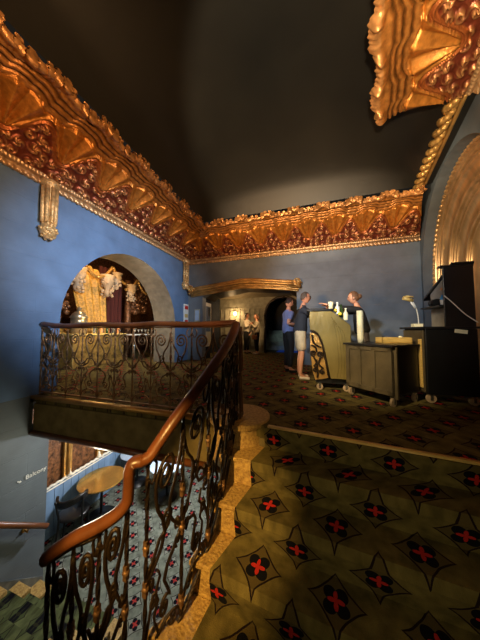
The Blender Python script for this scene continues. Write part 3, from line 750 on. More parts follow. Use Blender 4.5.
# ------------------------------------------------------------------ railings
def catmull(P, n=12):
    P = [Vector(p) for p in P]; out = []
    Q = [P[0]*2-P[1]] + P + [P[-1]*2-P[-2]]
    for i in range(1, len(Q)-2):
        a, b, c, d = Q[i-1], Q[i], Q[i+1], Q[i+2]
        for k in range(n):
            t = k/n; out.append(.5*((2*b)+(c-a)*t+(2*a-5*b+4*c-d)*t*t+(3*b-a-3*c+d)*t**3))
    out.append(P[-1]); return out
RAILG = None
RAIL = [(-.045, -.012), (-.03, -.03), (.03, -.03), (.045, -.012), (.045, .008), (.03, .026), (0, .034), (-.03, .026), (-.045, .008)]
def scroll_lines(kind):
    """2-d strokes in a unit-ish panel: u 0..1, v 0..1 -> list of (pts, radius)"""
    L_ = []; asp = 3.0                                    # v unit is asp x u unit
    def spiral(cu, cv, r, turns, a0, dirn, tail=[]):
        pts = []
        n = int(14*turns)
        for i in range(n+1):
            t = i/n; rr = r*(.12+.88*t); a = a0+dirn*2*PI*turns*(t-1)
            pts.append((cu+rr*math.cos(a), cv+rr*math.sin(a)/asp))
        return pts + tail
    s = 1 if kind % 2 == 0 else -1
    m = lambda pts: [(.5+s*(u-.5), v) for u, v in pts]
    # big top scroll with a tail sweeping down to the knot
    L_.append((m(spiral(.50, .83, .27, 1.9, 0, -1, [(.76, .77), (.70, .70), (.56, .62), (.50, .55), (.60, .49), (.84, .45), (.97, .44)])), .0085))
    # second stroke rising from the other bar
    L_.append((m([(.03, .93), (.05, .86), (.16, .76), (.30, .70), (.38, .64), (.33, .56), (.18, .50), (.03, .45)]), .0075))
    # small c scrolls at the knot
    for c_ in (.13, .87):
        L_.append((m(spiral(c_, .485, .09, 1.4, PI/2, 1 if c_ < .5 else -1)), .006))
        L_.append((m(spiral(c_, .40, .09, 1.4, -PI/2, -1 if c_ < .5 else 1)), .006))
    # lower s with wavy tongue
    L_.append((m([(.03, .43), (.2, .40), (.42, .36), (.5, .31), (.42, .26), (.36, .22)] + spiral(.48, .185, .15, 1.5, PI*.9, 1)[::-1]), .0075))
    L_.append((m([(.70, .42), (.62, .37), (.74, .32), (.66, .27), (.76, .22), (.70, .16), (.62, .10)]), .006))
    L_.append((m(spiral(.46, .60, .15, 1.5, -PI/2, 1, [(.66, .55), (.8, .5), (.97, .47)])), .007))
    L_.append((m([(.97, .93), (.88, .88), (.80, .90), (.76, .95), (.84, .985)]), .006))
    L_.append((m(spiral(.80, .30, .11, 1.4, PI/2, -1, [(.9, .24), (.97, .18)])), .006))
    # foot arcs
    L_.append(([(.5+.46*math.cos(a), .02+.09*math.sin(a)) for a in np.linspace(0, PI, 14)], .007))
    L_.append((m(spiral(.25, .075, .11, 1.3, 0, 1)), .006)); L_.append((m(spiral(.75, .075, .11, 1.3, PI, -1)), .006))
    return L_
def rail_panel(parent, b0, b1, t0, t1, kind, m, bend=None, rs=1.):
    b0, b1, t0, t1 = map(Vector, (b0, b1, t0, t1)); bm = B()
    nrm = (b1-b0).cross(Vector((0, 0, 1))).normalized()
    for pts, r in scroll_lines(kind):
        P3 = [(b0.lerp(b1, u)).lerp(t0.lerp(t1, u), v) for u, v in pts]
        P3 = catmull(P3, 2) if len(P3) < 12 else P3
        tube(bm, P3, r*rs*1.15, 6)
    obj('scroll_panel', bm, m, parent)
def bar(parent, b, t, m, w=.014, knots=(.10, .44, .62)):
    b, t = Vector(b), Vector(t)
    bm = B(); n = 30
    M_ = []
    for i in range(n+1):      # twisted square bar
        p = b.lerp(t, i/n); a = i*.55
        M_.append([bm.verts.new(p+Vector((w*math.cos(a+q*PI/2), w*math.sin(a+q*PI/2), 0))*.8) for q in range(4)])
    for A_, B_ in zip(M_, M_[1:]):
        for q in range(4): bm.faces.new((A_[q], A_[(q+1) % 4], B_[(q+1) % 4], B_[q]))
    bm.faces.new(M_[0][::-1]); bm.faces.new(M_[-1])
    o = obj('baluster', bm, m, parent)
    for k in knots:
        p = b.lerp(t, k); bm = B(); ball(bm, p, w*1.35, (1, 1, .9), 8); box(bm, p, (w*1.5, w*1.5, w*5)); obj('collar', bm, 'ironold', o)
def railing(name, label, stations, railpath, m, rs=1., w=.014, extra=None, botz=.05):
    t = thing(name, label, 'railing', stations[0][0])
    t.location = (0, 0, 0)
    for i, (b, tp) in enumerate(stations):
        bar(t, b, tp, m, w)
        if i+1 < len(stations):
            b2, t2 = stations[i+1]
            zz = Vector((0, 0, botz))
            rail_panel(t, Vector(b)+zz, Vector(b2)+zz, Vector(tp)-Vector((0, 0, .02)), Vector(t2)-Vector((0, 0, .02)), i, m, rs=rs)
    bm = B()
    fp = []
    for b, tp in stations: fp.append(Vector(b)+Vector((0, 0, botz-.012)))
    fp = catmull(fp, 4) if len(fp) > 2 else fp
    sweep(bm, fp, [(-.014, -.008), (.014, -.008), (.014, .008), (-.014, .008)]); obj('bottom_rail', bm, m, t)
    bm = B(); tp_ = [Vector(s[1])-Vector((0, 0, .012)) for s in stations]; tp_ = catmull(tp_, 4)
    sweep(bm, tp_, [(-.016, -.008), (.016, -.008), (.016, .008), (-.016, .008)]); obj('top_bar', bm, m, t)
    bm = B(); sweep(bm, railpath, RAIL); obj('handrail', bm, 'wood', t)
    return t
# balcony railing: along the balcony edge from the left wall to the newel
bx = [-3.97, -3.70, -3.42, -3.12, -2.82, -2.52, -2.22, -1.93, -1.64, -1.35, -1.07, -.80]
byf = lambda x: 2.30+.02*(x+4)/3.2
sts = [((x, byf(x), .005), (x, byf(x), 1.03)) for x in bx]
rp = catmull([(x, byf(x), 1.055+.008*math.sin(x*6)+(.02 if x < -3.9 else 0)) for x in bx], 4)
railing('balcony_railing', 'bronzed wrought iron scroll railing along the balcony edge', sts, rp, 'ironold', 1.0, .013)
# stair railing
def RPd(P): return P
rail_pts = [(-.78, 2.30, 1.05), (-.745, 2.08, .94), (-.735, 1.86, .82), (-.745, 1.64, .70), (-.80, 1.42, .53), (-.88, 1.26, .36), (-.965, 1.165, .19)]
rc = catmull(rail_pts, 8)
goose = [(-1.003, 1.148, .166), (-1.03, 1.132, .166), (-1.052, 1.12, .158), (-1.064, 1.112, .13), (-1.066, 1.108, .09), (-1.066, 1.105, .0), (-1.07, 1.10, -.055), (-1.11, 1.072, -.115), (-1.202, 1.032, -.176), (-1.325, .982, -.235), (-1.428, .938, -.30), (-1.47, .92, -.335)]
gc = catmull(goose, 8)
sz = lambda k: -RZ*k
stations = [((-.77, 2.29, .02), (-.77, 2.29, 1.03)), ((-.745, 2.03, sz(1)), (-.745, 2.03, .89)), ((-.735, 1.80, sz(2)), (-.735, 1.80, .76)),
            ((-.765, 1.58, sz(3)), (-.765, 1.58, .63)), ((-.84, 1.34, sz(4)), (-.84, 1.34, .42)), ((-.975, 1.16, sz(5)), (-.975, 1.16, .15))]
t = railing('stair_railing', 'black iron scroll railing with a varnished wooden handrail descending the stairs', stations, rc + gc, 'iron', 1.25, .017)
st2 = [((-1.066, 1.10, sz(5)-.02), (-1.066, 1.10, -.02)), ((-1.20, 1.03, sz(6)), (-1.20, 1.03, -.20)), ((-1.33, .975, sz(6)-.1), (-1.33, .975, -.26)), ((-1.455, .925, ZL), (-1.455, .925, -.34))]
for i, (b, tp) in enumerate(st2):
    bar(t, b, tp, 'iron', .017)
    if i+1 < len(st2):
        b2, t2 = st2[i+1]; z_ = Vector((0, 0, .05)); rail_panel(t, Vector(b)+z_, Vector(b2)+z_, tp, t2, i, 'iron', rs=1.3)
bm = B(); sweep(bm, catmull([Vector(s[1])-Vector((0, 0, .02)) for s in st2], 4), [(-.016, -.008), (.016, -.008), (.016, .008), (-.016, .008)]); obj('top_bar', bm, 'iron', t)
# newel post below the balcony corner
bm = B()
for dx, dy in ((-.03, -.03), (.03, -.03), (-.03, .03), (.03, .03)):
    tube(bm, [(-.77+dx+.006*math.sin(k*1.2), 2.33+dy+.006*math.cos(k*1.2), .02+.1*k) for k in range(11)], .014, 6)
for z in (.06, .5, .95): box(bm, (-.77, 2.33, z), (.1, .1, .035))
tag(obj('newel_post', bm, 'ironold', t))

# ------------------------------------------------------------------ lower lobby furniture
def pedestal_table(x, y, r, top, label, h=.8):
    t = thing('pedestal_table', label, 'table', (x, y, -3.1), 0, 'round tables in the lower lobby')
    bm = B(); lathe(bm, [(0, h-.03), (r*.95, h-.03), (r, h-.015), (r, h), (r-.01, h+.006), (0, h+.007)], seg=48, smooth=False); obj('tabletop', bm, top, t)
    bm = B(); tube(bm, [(0, 0, .03), (0, 0, h-.03)], .028, 12); obj('column', bm, 'black', t)
    bm = B(); lathe(bm, [(0, 0), (r*.62, 0), (r*.62, .012), (.08, .035), (.05, .06), (0, .06)], seg=36); obj('base', bm, 'black', t)
pedestal_table(-4.45, 3.84, .46, 'tabletop', 'round brass topped pedestal table by the blue wainscot in the lower lobby')
pedestal_table(-4.50, 4.95, .42, 'whitetop', 'pale topped pedestal table standing behind the brass topped one')
pedestal_table(-3.42, 4.75, .42, 'whitetop', 'pale topped pedestal table in the middle of the lower lobby carpet')
def lobby_chair(x, y, rz, label):
    t = thing('bentwood_chair', label, 'chair', (x, y, -3.1), rz)
    bm = B(); lathe(bm, [(0, .43), (.19, .43), (.21, .445), (.21, .465), (.18, .475), (0, .472)], seg=28); obj('seat', bm, 'black', t)
    for sx, sy_ in ((-.14, .14), (.14, .14)):
        bm = B(); tube(bm, [(sx, sy_, .44), (sx*1.35, sy_*1.3, 0)], [.018, .012], 8); obj('leg', bm, 'black', t)
    for sx in (-.15, .15):
        bm = B(); tube(bm, catmull([(sx*1.2, -.24, 0), (sx, -.17, .44), (sx*1.05, -.2, .62), (sx*1.15, -.25, .80)], 5), .015, 8); obj('leg', bm, 'black', t)
    bm = B()
    for dz, r_ in ((.79, .022), (.75, .022), (.77, .022), (.73, .016)):
        tube(bm, [(.19*math.cos(a), -.10-.19*math.sin(a), dz+.02*math.sin(a*2)) for a in np.linspace(.05, PI-.05, 16)], r_, 8)
    obj('backrest', bm, 'black', t); t.scale = (1.2, 1.2, 1.25)
lobby_chair(-4.42, 3.22, math.radians(40), 'black chair with a curved backrest beside the brass topped table')

# ------------------------------------------------------------------ PEOPLE
def skin_bm(verts, edges, root=0, sub=2):
    me = bpy.data.meshes.new('tmp'); me.from_pydata([v[:3] for v in verts], edges, [])
    o = bpy.data.objects.new('tmp', me); C.objects.link(o)
    m = o.modifiers.new('s', 'SKIN'); m.use_smooth_shade = True; m.branch_smoothing = .6
    for i, v in enumerate(verts):
        sv = me.skin_vertices[0].data[i]; sv.radius = (v[3], v[4] if len(v) > 4 else v[3]); sv.use_root = (i == root)
    s = o.modifiers.new('u', 'SUBSURF'); s.levels = s.render_levels = sub
    dg = bpy.context.evaluated_depsgraph_get(); dg.update()
    m2 = bpy.data.meshes.new_from_object(o.evaluated_get(dg)); bpy.data.objects.remove(o)
    bm = B(); bm.from_mesh(m2); bpy.data.meshes.remove(m2)
    for f in bm.faces: f.smooth = True
    return bm
def person(label, loc, rz, H_=1.75, arms=None, lean=0., clothes=None, hair='hairdark', hairstyle='short', face_turn=0., glasses=False, legs=None, group=None, head_pitch=0.):
    """local frame: +Y is where the person faces, +X their right"""
    k = H_/1.75
    t = thing('person', label, 'person', loc, rz, group)
    L_ = lambda x, y, z: (x*k, (y+lean*max(0, z-.95))*k, z*k)
    V_ = []; E_ = []
    def add(p, r, q=None, par=None):
        V_.append((*p, r*k, (q or r)*k)); i = len(V_)-1
        if par is not None: E_.append((par, i))
        return i
    pel = add(L_(0, 0, .95), .125, .10); waist = add(L_(0, 0, 1.10), .115, .09, pel); chest = add(L_(0, 0, 1.28), .13, .10, waist)
    up = add(L_(0, 0, 1.41), .10, .075, chest); nk = add(L_(0, .01, 1.49), .052, None, up); hd = add(L_(0, .015, 1.56), .055, None, nk)
    J = dict(pel=pel)
    lg = legs or {1: [(.1, .0, .88), (.105, .02, .50), (.11, -.02, .09)], -1: [(-.1, .0, .88), (-.105, .02, .50), (-.11, -.02, .09)]}
    foots = {}
    for s in (1, -1):
        h_, kn, an = lg[s]
        a = add(tuple(c*k for c in h_), .085, None, pel); b = add(tuple(c*k for c in kn), .056, None, a)
        mid = add(tuple((kn[i]*.65+an[i]*.35)*k + (-.012*k if i == 1 else 0) for i in range(3)), .055, None, b)
        c = add(tuple(q*k for q in an), .038, None, mid); d = add(((an[0])*k, (an[1]+.10)*k, .035*k), .035, .03, c); e = add((an[0]*k, (an[1]+.19)*k, .028*k), .028, .022, d)
        foots[s] = (h_, kn, an)
    ar = arms or {1: [(.24, .02, 1.12), (.26, .08, .88)], -1: [(-.24, .02, 1.12), (-.26, .08, .88)]}
    for s in (1, -1):
        el, wr = ar[s]
        sh = add(L_(.17*s, 0, 1.405), .055, None, up); e = add(tuple(c*k for c in el), .041, None, sh); w = add(tuple(c*k for c in wr), .027, .024, e)
        d = (Vector(wr)-Vector(el)).normalized(); sd = d.cross(Vector((0, 0, 1)));
        if sd.length < .3: sd = Vector((0, 1, 0))
        sd.normalize(); dn = d.cross(sd).normalized()
        pm = Vector(wr)+d*.05; pi_ = add(tuple(c*k for c in pm), .036, .018, w)
        for fi, (o_, ln) in enumerate(((-.03, .068), (-.01, .08), (.01, .075), (.03, .06))):
            p1 = pm+d*.04+sd*o_; a1 = add(tuple(c*k for c in p1), .009, None, pi_)
            p2 = p1+d*ln*.5-Vector((0, 0, .008)); a2 = add(tuple(c*k for c in p2), .0085, None, a1)
            p3 = p2+d*ln*.35-Vector((0, 0, .02)); add(tuple(c*k for c in p3), .007, None, a2)
        p1 = Vector(wr)+d*.03+sd*-.035*s; a1 = add(tuple(c*k for c in p1), .010, None, w); p2 = p1+d*.035-sd*.02*s; add(tuple(c*k for c in p2), .009, None, a1)
    bm = skin_bm(V_, E_)
    hc = Vector(L_(0, .035, 1.645)); Rm = Matrix.Rotation(-face_turn, 3, 'Z') @ Matrix.Rotation(-head_pitch, 3, 'X')
    v = bmesh.ops.create_uvsphere(bm, u_segments=20, v_segments=16, radius=1)['verts']
    for q in v:
        p = q.co.copy(); y = p.y; z = p.z
        x_ = .073*p.x*(1-.22*max(0, -z)); y_ = .092*p.y*(1-.12*max(0, -z)); z_ = .112*p.z
        if y > .35: # face features
            nose = math.exp(-((p.x/.16)**2))*math.exp(-(((z+.12)/.2)**2)); y_ += .022*nose
            y_ -= .008*math.exp(-(((abs(p.x)-.38)/.15)**2))*math.exp(-(((z-.12)/.12)**2))
            y_ += .006*math.exp(-((p.x/.3)**2))*math.exp(-(((z+.5)/.08)**2)) + .008*math.exp(-((p.x/.3)**2))*math.exp(-(((z+.85)/.15)**2))
        q.co = hc + Rm @ (Vector((x_, y_, z_))*k)
    for f in {f for q in v for f in q.link_faces}: f.smooth = True
    at = lambda x, y, z: hc + Rm @ (Vector((x, y, z))*k)
    for s in (1, -1):
        ball(bm, at(.028*s, .081, .012), .0095*k, seg=8, mi=1); ball(bm, at(.073*s, -.002, -.008), .022*k, (.35, .8, 1.3), 8)
    ball(bm, at(0, .089, -.056), .02*k, (1, .3, .25), 8, mi=2)
    obj('body', bm, ['skin', 'eye', 'lip'], t)
    # hair
    bm = B(); v = bmesh.ops.create_uvsphere(bm, u_segments=20, v_segments=14, radius=1)['verts']
    for q in v: q.co = Vector((.080*q.co.x, .098*q.co.y-.006, .119*q.co.z+.006))
    dele = []
    for q in v:
        c = q.co
        if hairstyle == 'short': bad = (c.y > .03 and c.z < .062) or (c.z < -.03 and c.y > -.03) or c.z < -.055
        else: bad = (c.y > .035 and c.z < .068) or (c.z < -.05 and c.y > -.02) or c.z < -.08
        if bad: dele.append(q)
    bmesh.ops.delete(bm, geom=dele, context='VERTS')
    for q in bm.verts: q.co = hc + Rm @ (q.co*k)
    for f in bm.faces: f.smooth = True
    if hairstyle == 'bun':
        ball(bm, at(0, -.105, .0), .048*k, (1, .9, 1), 12)
    if hairstyle == 'long':
        tube(bm, [at(0, -.07, .03), at(0, -.09, -.06), at(0, -.085, -.17)], [.06*k, .06*k, .03*k], 10)
    o = obj('hair', bm, hair, t); so = o.modifiers.new('s', 'SOLIDIFY'); so.thickness = .012; so.offset = -1
    if glasses:
        bm = B()
        for s in (1, -1): tube(bm, [at(.03*s+.02*math.cos(a), .1, .012+.016*math.sin(a)) for a in np.linspace(0, 2*PI, 13)[:-1]], .0022, 5, closed=True); tube(bm, [at(.05*s, .098, .015), at(.076*s, .0, .012)], .002, 5)
        tube(bm, [at(-.01, .1, .015), at(.01, .1, .015)], .002, 5)
        obj('glasses', bm, 'black', t)
    cl = clothes
    # top
    V_ = []; E_ = []
    hem = cl.get('hem', .92)
    a0 = add(L_(0, 0, hem-.06), .185, .16); a1 = add(L_(0, 0, 1.06), .175, .145, a0); a2 = add(L_(0, 0, 1.26), .185, .15, a1); a3 = add(L_(0, 0, 1.40), .135, .11, a2); add(L_(0, .005, 1.485), .070, None, a3)
    for s in (1, -1):
        el, wr = ar[s]; sh = add(L_(.165*s, 0, 1.395), .080, None, a3)
        if cl.get('sleeve', 'long') == 'long':
            e = add(tuple(c*k for c in el), .062, None, sh); w_ = Vector(el).lerp(Vector(wr), .93); add(tuple(c*k for c in w_), .045, None, e)
        else:
            p = Vector(L_(.165*s, 0, 1.405))/k; p = p.lerp(Vector(el), .75); add(tuple(c*k for c in p), .062, None, sh)
    obj('top', skin_bm(V_, E_), cl['top'], t)
    # trousers
    V_ = []; E_ = []
    b0 = add(L_(0, 0, 1.06), .15, .13); b1 = add(L_(0, 0, .93), .165, .145, b0)
    for s in (1, -1):
        h_, kn, an = foots[s]
        a = add(tuple(c*k for c in h_), .115, None, b1)
        if cl.get('short'):
            p = Vector(h_).lerp(Vector(kn), .9); add(tuple(c*k for c in p), .105, None, a)
        else:
            b = add(tuple(c*k for c in kn), .074, None, a); p = Vector(kn).lerp(Vector(an), .95); add(tuple(c*k for c in p), .060, None, b)
    obj('shorts' if cl.get('short') else 'trousers', skin_bm(V_, E_, 0), cl['bottom'], t)
    for s in (1, -1):
        an = foots[s][2]; V_ = []; E_ = []
        a = add((an[0]*k, (an[1]-.02)*k, .05*k), .048, .042); b = add((an[0]*k, (an[1]+.08)*k, .045*k), .046, .038, a); add((an[0]*k, (an[1]+.19)*k, .038*k), .04, .03, b)
        bm = skin_bm(V_, E_)
        zmin = min(v.co.z for v in bm.verts)
        for v in bm.verts: v.co.z = max(0.0, v.co.z-zmin-.004)
        obj('shoe', bm, cl.get('shoe', 'blackcloth'), t)
    return t
# facing: rz rotates +Y; facing camera-right (+X) => rz=-90deg
person('grey haired man in navy sweater and khaki shorts leaning on the bar', (-.20, 4.70, 0), math.radians(-82), 1.77,
       arms={1: [(.23, .24, 1.26), (.14, .50, 1.41)], -1: [(-.22, .26, 1.26), (-.10, .54, 1.42)]}, lean=.12,
       clothes=dict(top='navy', bottom='shorts', short=True, shoe='shoe'), hair='hairgrey', glasses=True)
t = person('man in a blue short sleeved shirt and black trousers standing behind the man in shorts', (-.50, 5.35, 0), math.radians(-60), 1.76,
           arms={1: [(.28, -.13, 1.13), (.20, .13, 1.12)], -1: [(-.27, .08, 1.12), (-.16, .32, 1.10)]},
           clothes=dict(top='blueshirt', bottom='blackcloth', sleeve='short'), hair='hairdark', head_pitch=.3)
bm = B(); tube(bm, [(.13, .28, 1.10), (.17, .20, .95), (.18, .16, .85)], .006, 6); box(bm, (.18, .16, .80), (.06, .015, .09)); obj('badge', bm, 'white', t)
person('bartender with dark hair in a bun and a black top reaching across the bar', (.90, 4.38, 0), math.radians(83), 1.68,
       arms={1: [(.20, .30, 1.40), (.10, .58, 1.50)], -1: [(-.20, .32, 1.42), (-.08, .62, 1.53)]}, lean=.16,
       clothes=dict(top='blackcloth', bottom='greytrouser', hem=1.0), hair='hairbrown', hairstyle='bun', head_pitch=.15)
person('man in a white shirt and dark trousers standing at the left in the corridor', (-2.66, 9.25, 0), math.radians(-110), 1.76,
       arms={1: [(.22, .10, 1.12), (.08, .26, 1.28)], -1: [(-.22, .08, 1.14), (-.06, .26, 1.3)]},
       clothes=dict(top='whiteshirt', bottom='blackcloth', shoe='blackcloth'), hair='hairdark')
t = person('woman in a patterned top with an orange bag at the right in the corridor', (-2.16, 9.05, 0), math.radians(120), 1.68,
           arms={1: [(.24, .05, 1.12), (.2, .2, .95)], -1: [(-.2, .12, 1.14), (-.03, .24, 1.32)]},
           clothes=dict(top='print_top', bottom='blackcloth', hem=.85, shoe='shoe'), hair='hairbrown', hairstyle='long')
t = thing('handbag', 'small orange brown handbag held by the woman in the corridor', 'bag', (-2.19, 8.80, .62))
bm = B(); box(bm, (0, 0, .09), (.22, .09, .18)); obj('pouch', bm, 'bagm', t, bevel=.02)
bm = B(); tube(bm, [(-.08, 0, .18), (-.06, 0, .30), (0, 0, .35), (.06, 0, .30), (.08, 0, .18)], .009, 6); obj('strap', bm, 'bagm', t)

# ------------------------------------------------------------------ mobile bar podium
def caster(bm, x, y, r=.05):
    tube(bm, [(x, y-.015, r), (x, y+.015, r)], r, 16, mi=0); box(bm, (x, y, r*1.6), (.05, .05, .05)); 
def add_caster(t, x, y, r=.05, m='steel'):
    bm = B(); tube(bm, [(x, y-.014, r), (x, y+.014, r)], r, 18); o = obj('caster', bm, 'cream', t)
    bm = B(); box(bm, (x, y-.022, r*1.35), (.03, .006, r*1.5)); box(bm, (x, y+.022, r*1.35), (.03, .006, r*1.5)); box(bm, (x, y, r*2.15), (.045, .05, .012)); obj('fork', bm, m, o)
t = thing('mobile_bar', 'olive gold portable bar with iron scrollwork end and sloping top', 'bar', (.0, 3.85, 0))
prof = [(.30, .2), (.60, .2), (.62, .5), (.62, 1.05), (.60, 1.08), (.36, 1.28), (.34, 1.30), (.0, 1.30), (-.01, 1.2), (.0, .98), (.07, .96), (.13, .9), (.19, .75), (.24, .5)]
bm = B(); prism(bm, prof, lambda x, z: (x, 0, z), lambda x, z: (x, 1.15, z)); obj('cabinet', bm, 'podium', t, bevel=.008)
bm = B(); bm_p = [(.0, .95), (.06, .94), (.12, .88), (.175, .74), (.22, .5), (.27, .2), (.07, .16), (.03, .3), (.0, .6)]
prism(bm, bm_p, lambda x, z: (x, .04, z), lambda x, z: (x, 1.1, z)); obj('end_panel', bm, 'gold', t)
bm = B()
rim = catmull([(.0, -.005, .98), (.07, -.005, .96), (.13, -.005, .9), (.19, -.005, .75), (.24, -.005, .5), (.29, -.005, .2)], 5); tube(bm, rim, .016, 8)
def spir(cx, cz, r, turns, a0, d, y=.02): return [(cx+r*(.1+.9*i/30)*math.cos(a0+d*2*PI*turns*(i/30-1)), y, cz+r*(.1+.9*i/30)*math.sin(a0+d*2*PI*turns*(i/30-1))) for i in range(31)]
for s_ in (spir(.045, .60, .048, 1.6, -PI/2, 1), spir(.145, .58, .055, 1.7, -PI/2, -1), spir(.07, .33, .045, 1.4, PI/2, 1), spir(.18, .30, .04, 1.4, PI/2, -1)): tube(bm, s_, .016, 6)
for P_ in ([(.045, .02, .55), (.09, .02, .45), (.05, .02, .38)], [(.15, .02, .52), (.13, .02, .42), (.2, .02, .35)], [(.03, .02, .9), (.05, .02, .78), (.12, .02, .72), (.17, .02, .7)], [(.01, .02, .74), (.08, .02, .7), (.1, .02, .62)], [(.09, .02, .5), (.11, .02, .3), (.1, .02, .2)]): tube(bm, catmull(P_, 5), .016, 6)
obj('scrollwork', bm, 'iron', t)
bm = B(); bbox(bm, (-.05, -.02, 1.302), (.37, 1.2, 1.335)); obj('counter_top', bm, 'blacksheen', t, bevel=.006)
bm = B()
for i in range(4): tube(bm, catmull([(.34+.03*i, -.004, 1.2-.05*i), (.40+.04*i, -.004, .9), (.43+.04*i, -.004, .5), (.40+.05*i, -.004, .22)], 6), .004, 5)
obj('painted_swirl', bm, 'podium', t)
bm = B(); bbox(bm, (.08, .1, .1), (.58, 1.1, .2)); obj('underframe', bm, 'black', t)
for x, y in ((.14, .06), (.54, .06), (.14, 1.05), (.54, 1.05)): add_caster(t, x, y, .05)
# things on the bar
def on(name, bm, m, label, cat, loc, group=None, bevel=0):
    o = obj(name, bm, m, bevel=bevel); o.location = loc; tag(o, label, cat, group); return o
bm = B(); bbox(bm, (-.11, -.08, 0), (.11, .08, .03)); on('card_reader', bm, 'black', 'flat black card reader on the bar top', 'card reader', (.12, 4.05, 1.336), bevel=.006)
bm = B(); bbox(bm, (-.07, -.1, 0), (.07, .1, .012)); on('napkin_pad', bm, 'bagm', 'small brown tray on the bar top beside the card reader', 'tray', (.16, 4.40, 1.336))
# sloping top shelf items
def slz(x): return 1.30-(x-.34)*.22/.26
bm = B(); lathe(bm, [(.035, 0), (.04, .12), (.037, .12), (.032, .01), (0, .008)], seg=16)
g0 = obj('cup', bm, 'paper'); g0.location = (.335, 3.90, 1.336); tag(g0, 'small cream cup standing at the near right end of the bar counter', 'cup')
for i, (x, y, m, lab, h) in enumerate(((.44, 3.93, 'white', 'white capped mixer bottle on the sloping bar side, uppermost', .2), (.50, 3.98, 'bottle', 'dark mixer bottle on the sloping bar side', .22), (.56, 3.92, 'paper', 'cream mixer bottle lowest on the sloping bar side', .2))):
    bm = B(); lathe(bm, [(.03, 0), (.034, .02), (.034, h*.6), (.013, h*.75), (.013, h*.92), (.017, h*.93), (.017, h), (0, h)], seg=14)
    on('mixer_bottle', bm, m, lab, 'bottle', (x, y, slz(x)+.032), 'bottles on the sloping bar side')
for i, (x, y) in enumerate(((.40, 3.9), (.47, 3.89))):
    bm = B(); ball(bm, (0, 0, .03), .03, (1, 1.2, 1), 12); on('lemon', bm, 'lemon', ('lemon near the top of the sloping bar side', 'lemon lower on the sloping bar side')[i], 'lemon', (x, y, slz(x)+.03))

# small cabinet in front
u = Vector((-.36, .60, 0)).normalized(); v_ = Vector((.42, .38, 0)).normalized()
t = thing('rolling_cabinet', 'brown panelled rolling cabinet with a black end in front of the bar', 'cabinet', (1.0, 3.27, 0), math.atan2(v_.y, v_.x))
cw, cd = .56, .68     # local x along v_ (side), local y ~ u (front face)
bm = B(); bbox(bm, (0.012, 0.0, .14), (cw, cd, .76)); obj('carcass', bm, 'black', t, bevel=.006)
bm = B(); bbox(bm, (-.012, 0, .14), (.012, cd, .76)); obj('front_panel', bm, 'browncab', t)
bm = B()
for y0, y1 in ((.0, .06), (.22, .27), (.43, .48), (.62, .68)): bbox(bm, (-.03, y0, .14), (-.012, y1, .76))
bbox(bm, (-.03, 0, .70), (-.012, cd, .76)); bbox(bm, (-.03, 0, .14), (-.012, cd, .20)); obj('panel_rails', bm, 'browncab', t, bevel=.004)
bm = B(); bbox(bm, (-.05, -.03, .76), (cw+.03, cd+.03, .79)); obj('worktop', bm, 'blacksheen', t, bevel=.005)
bm = B(); bbox(bm, (.02, -.035, .1), (.05, -.002, .76)); obj('corner_post', bm, 'browncab', t)
for x, y in ((.03, .03), (.03, .64), (.52, .04), (.52, .64)): add_caster(t, x, y, .055)
# cup stack and crate
bm = B()
for i in range(19): lathe(bm, [(.036, .0), (.048, .055), (.050, .057), (.048, .06), (.0, .058)], (0, 0, i*.024), 18)
on('cup_stack', bm, 'paper', 'tall stack of white paper cups on the small brown cabinet', 'cups', (.74, 3.78, .792))
t = thing('wooden_tray', 'yellow wooden tray at the back of the small brown cabinet', 'tray', (1.17, 3.78, .792), math.radians(10))
bm = B(); bbox(bm, (-.2, -.1, 0), (.2, .1, .015)); obj('base', bm, 'yellowwood', t)
bm = B(); bbox(bm, (-.2, -.1, 0), (.2, -.085, .085)); bbox(bm, (-.2, .085, 0), (.2, .1, .085)); bbox(bm, (-.2, -.1, 0), (-.185, .1, .085)); bbox(bm, (.185, -.1, 0), (.2, .1, .085)); obj('sides', bm, 'yellowwood', t)
bm = B(); bbox(bm, (-.185, -.085, .01), (.185, .085, .08)); ball(bm, (.1, 0, .09), .02, (1.4, 1, .8), 8); obj('napkins', bm, 'paper', t)

# tall black bar cart with hutch at right
t = thing('black_bar_cart', 'large black cart with an open shelf hutch against the right wall', 'cart', (1.47, 3.60, 0), math.radians(3))
bm = B(); bbox(bm, (0.02, 0, .12), (.60, .60, 1.0)); obj('carcass', bm, 'black', t, bevel=.01)
bm = B(); bbox(bm, (-.004, .02, .14), (.018, .58, .98)); obj('side_panel', bm, 'browncab', t, bevel=.004)
bm = B(); bbox(bm, (-.03, .03, .2), (-.006, .09, .86)); obj('upright', bm, 'yellowwood', t, bevel=.004)
bm = B(); bbox(bm, (-.03, -.02, 1.0), (.62, .64, 1.03)); obj('worktop', bm, 'blacksheen', t, bevel=.004)
bm = B(); prism(bm, [(.07, 1.03), (.62, 1.03), (.62, 1.55), (.07, 1.86)], lambda y, z: (.60, y, z), lambda y, z: (.58, y, z)); 
bbox(bm, (.28, .05, 1.03), (.62, .075, 1.86)); bbox(bm, (.24, .04, 1.84), (.62, .12, 1.87)); obj('hutch', bm, 'blacksheen', t, bevel=.004)
bm = B(); prism(bm, [(.09, 1.03), (.60, 1.03), (.60, 1.60), (.09, 1.84)], lambda y, z: (.42, y, z), lambda y, z: (.40, y, z)); obj('hutch_back', bm, mat('grey_board', (.3, .28, .24), .5), t)
bm = B(); bbox(bm, (.24, .075, 1.31), (.41, .56, 1.33)); obj('shelf', bm, 'black', t)
bm = B(); prism(bm, [(.03, 1.90), (.03, 1.87), (.75, 1.47), (.75, 1.50)], lambda y, z: (.37, y, z), lambda y, z: (.62, y, z)); obj('sloping_lid', bm, 'black', t)
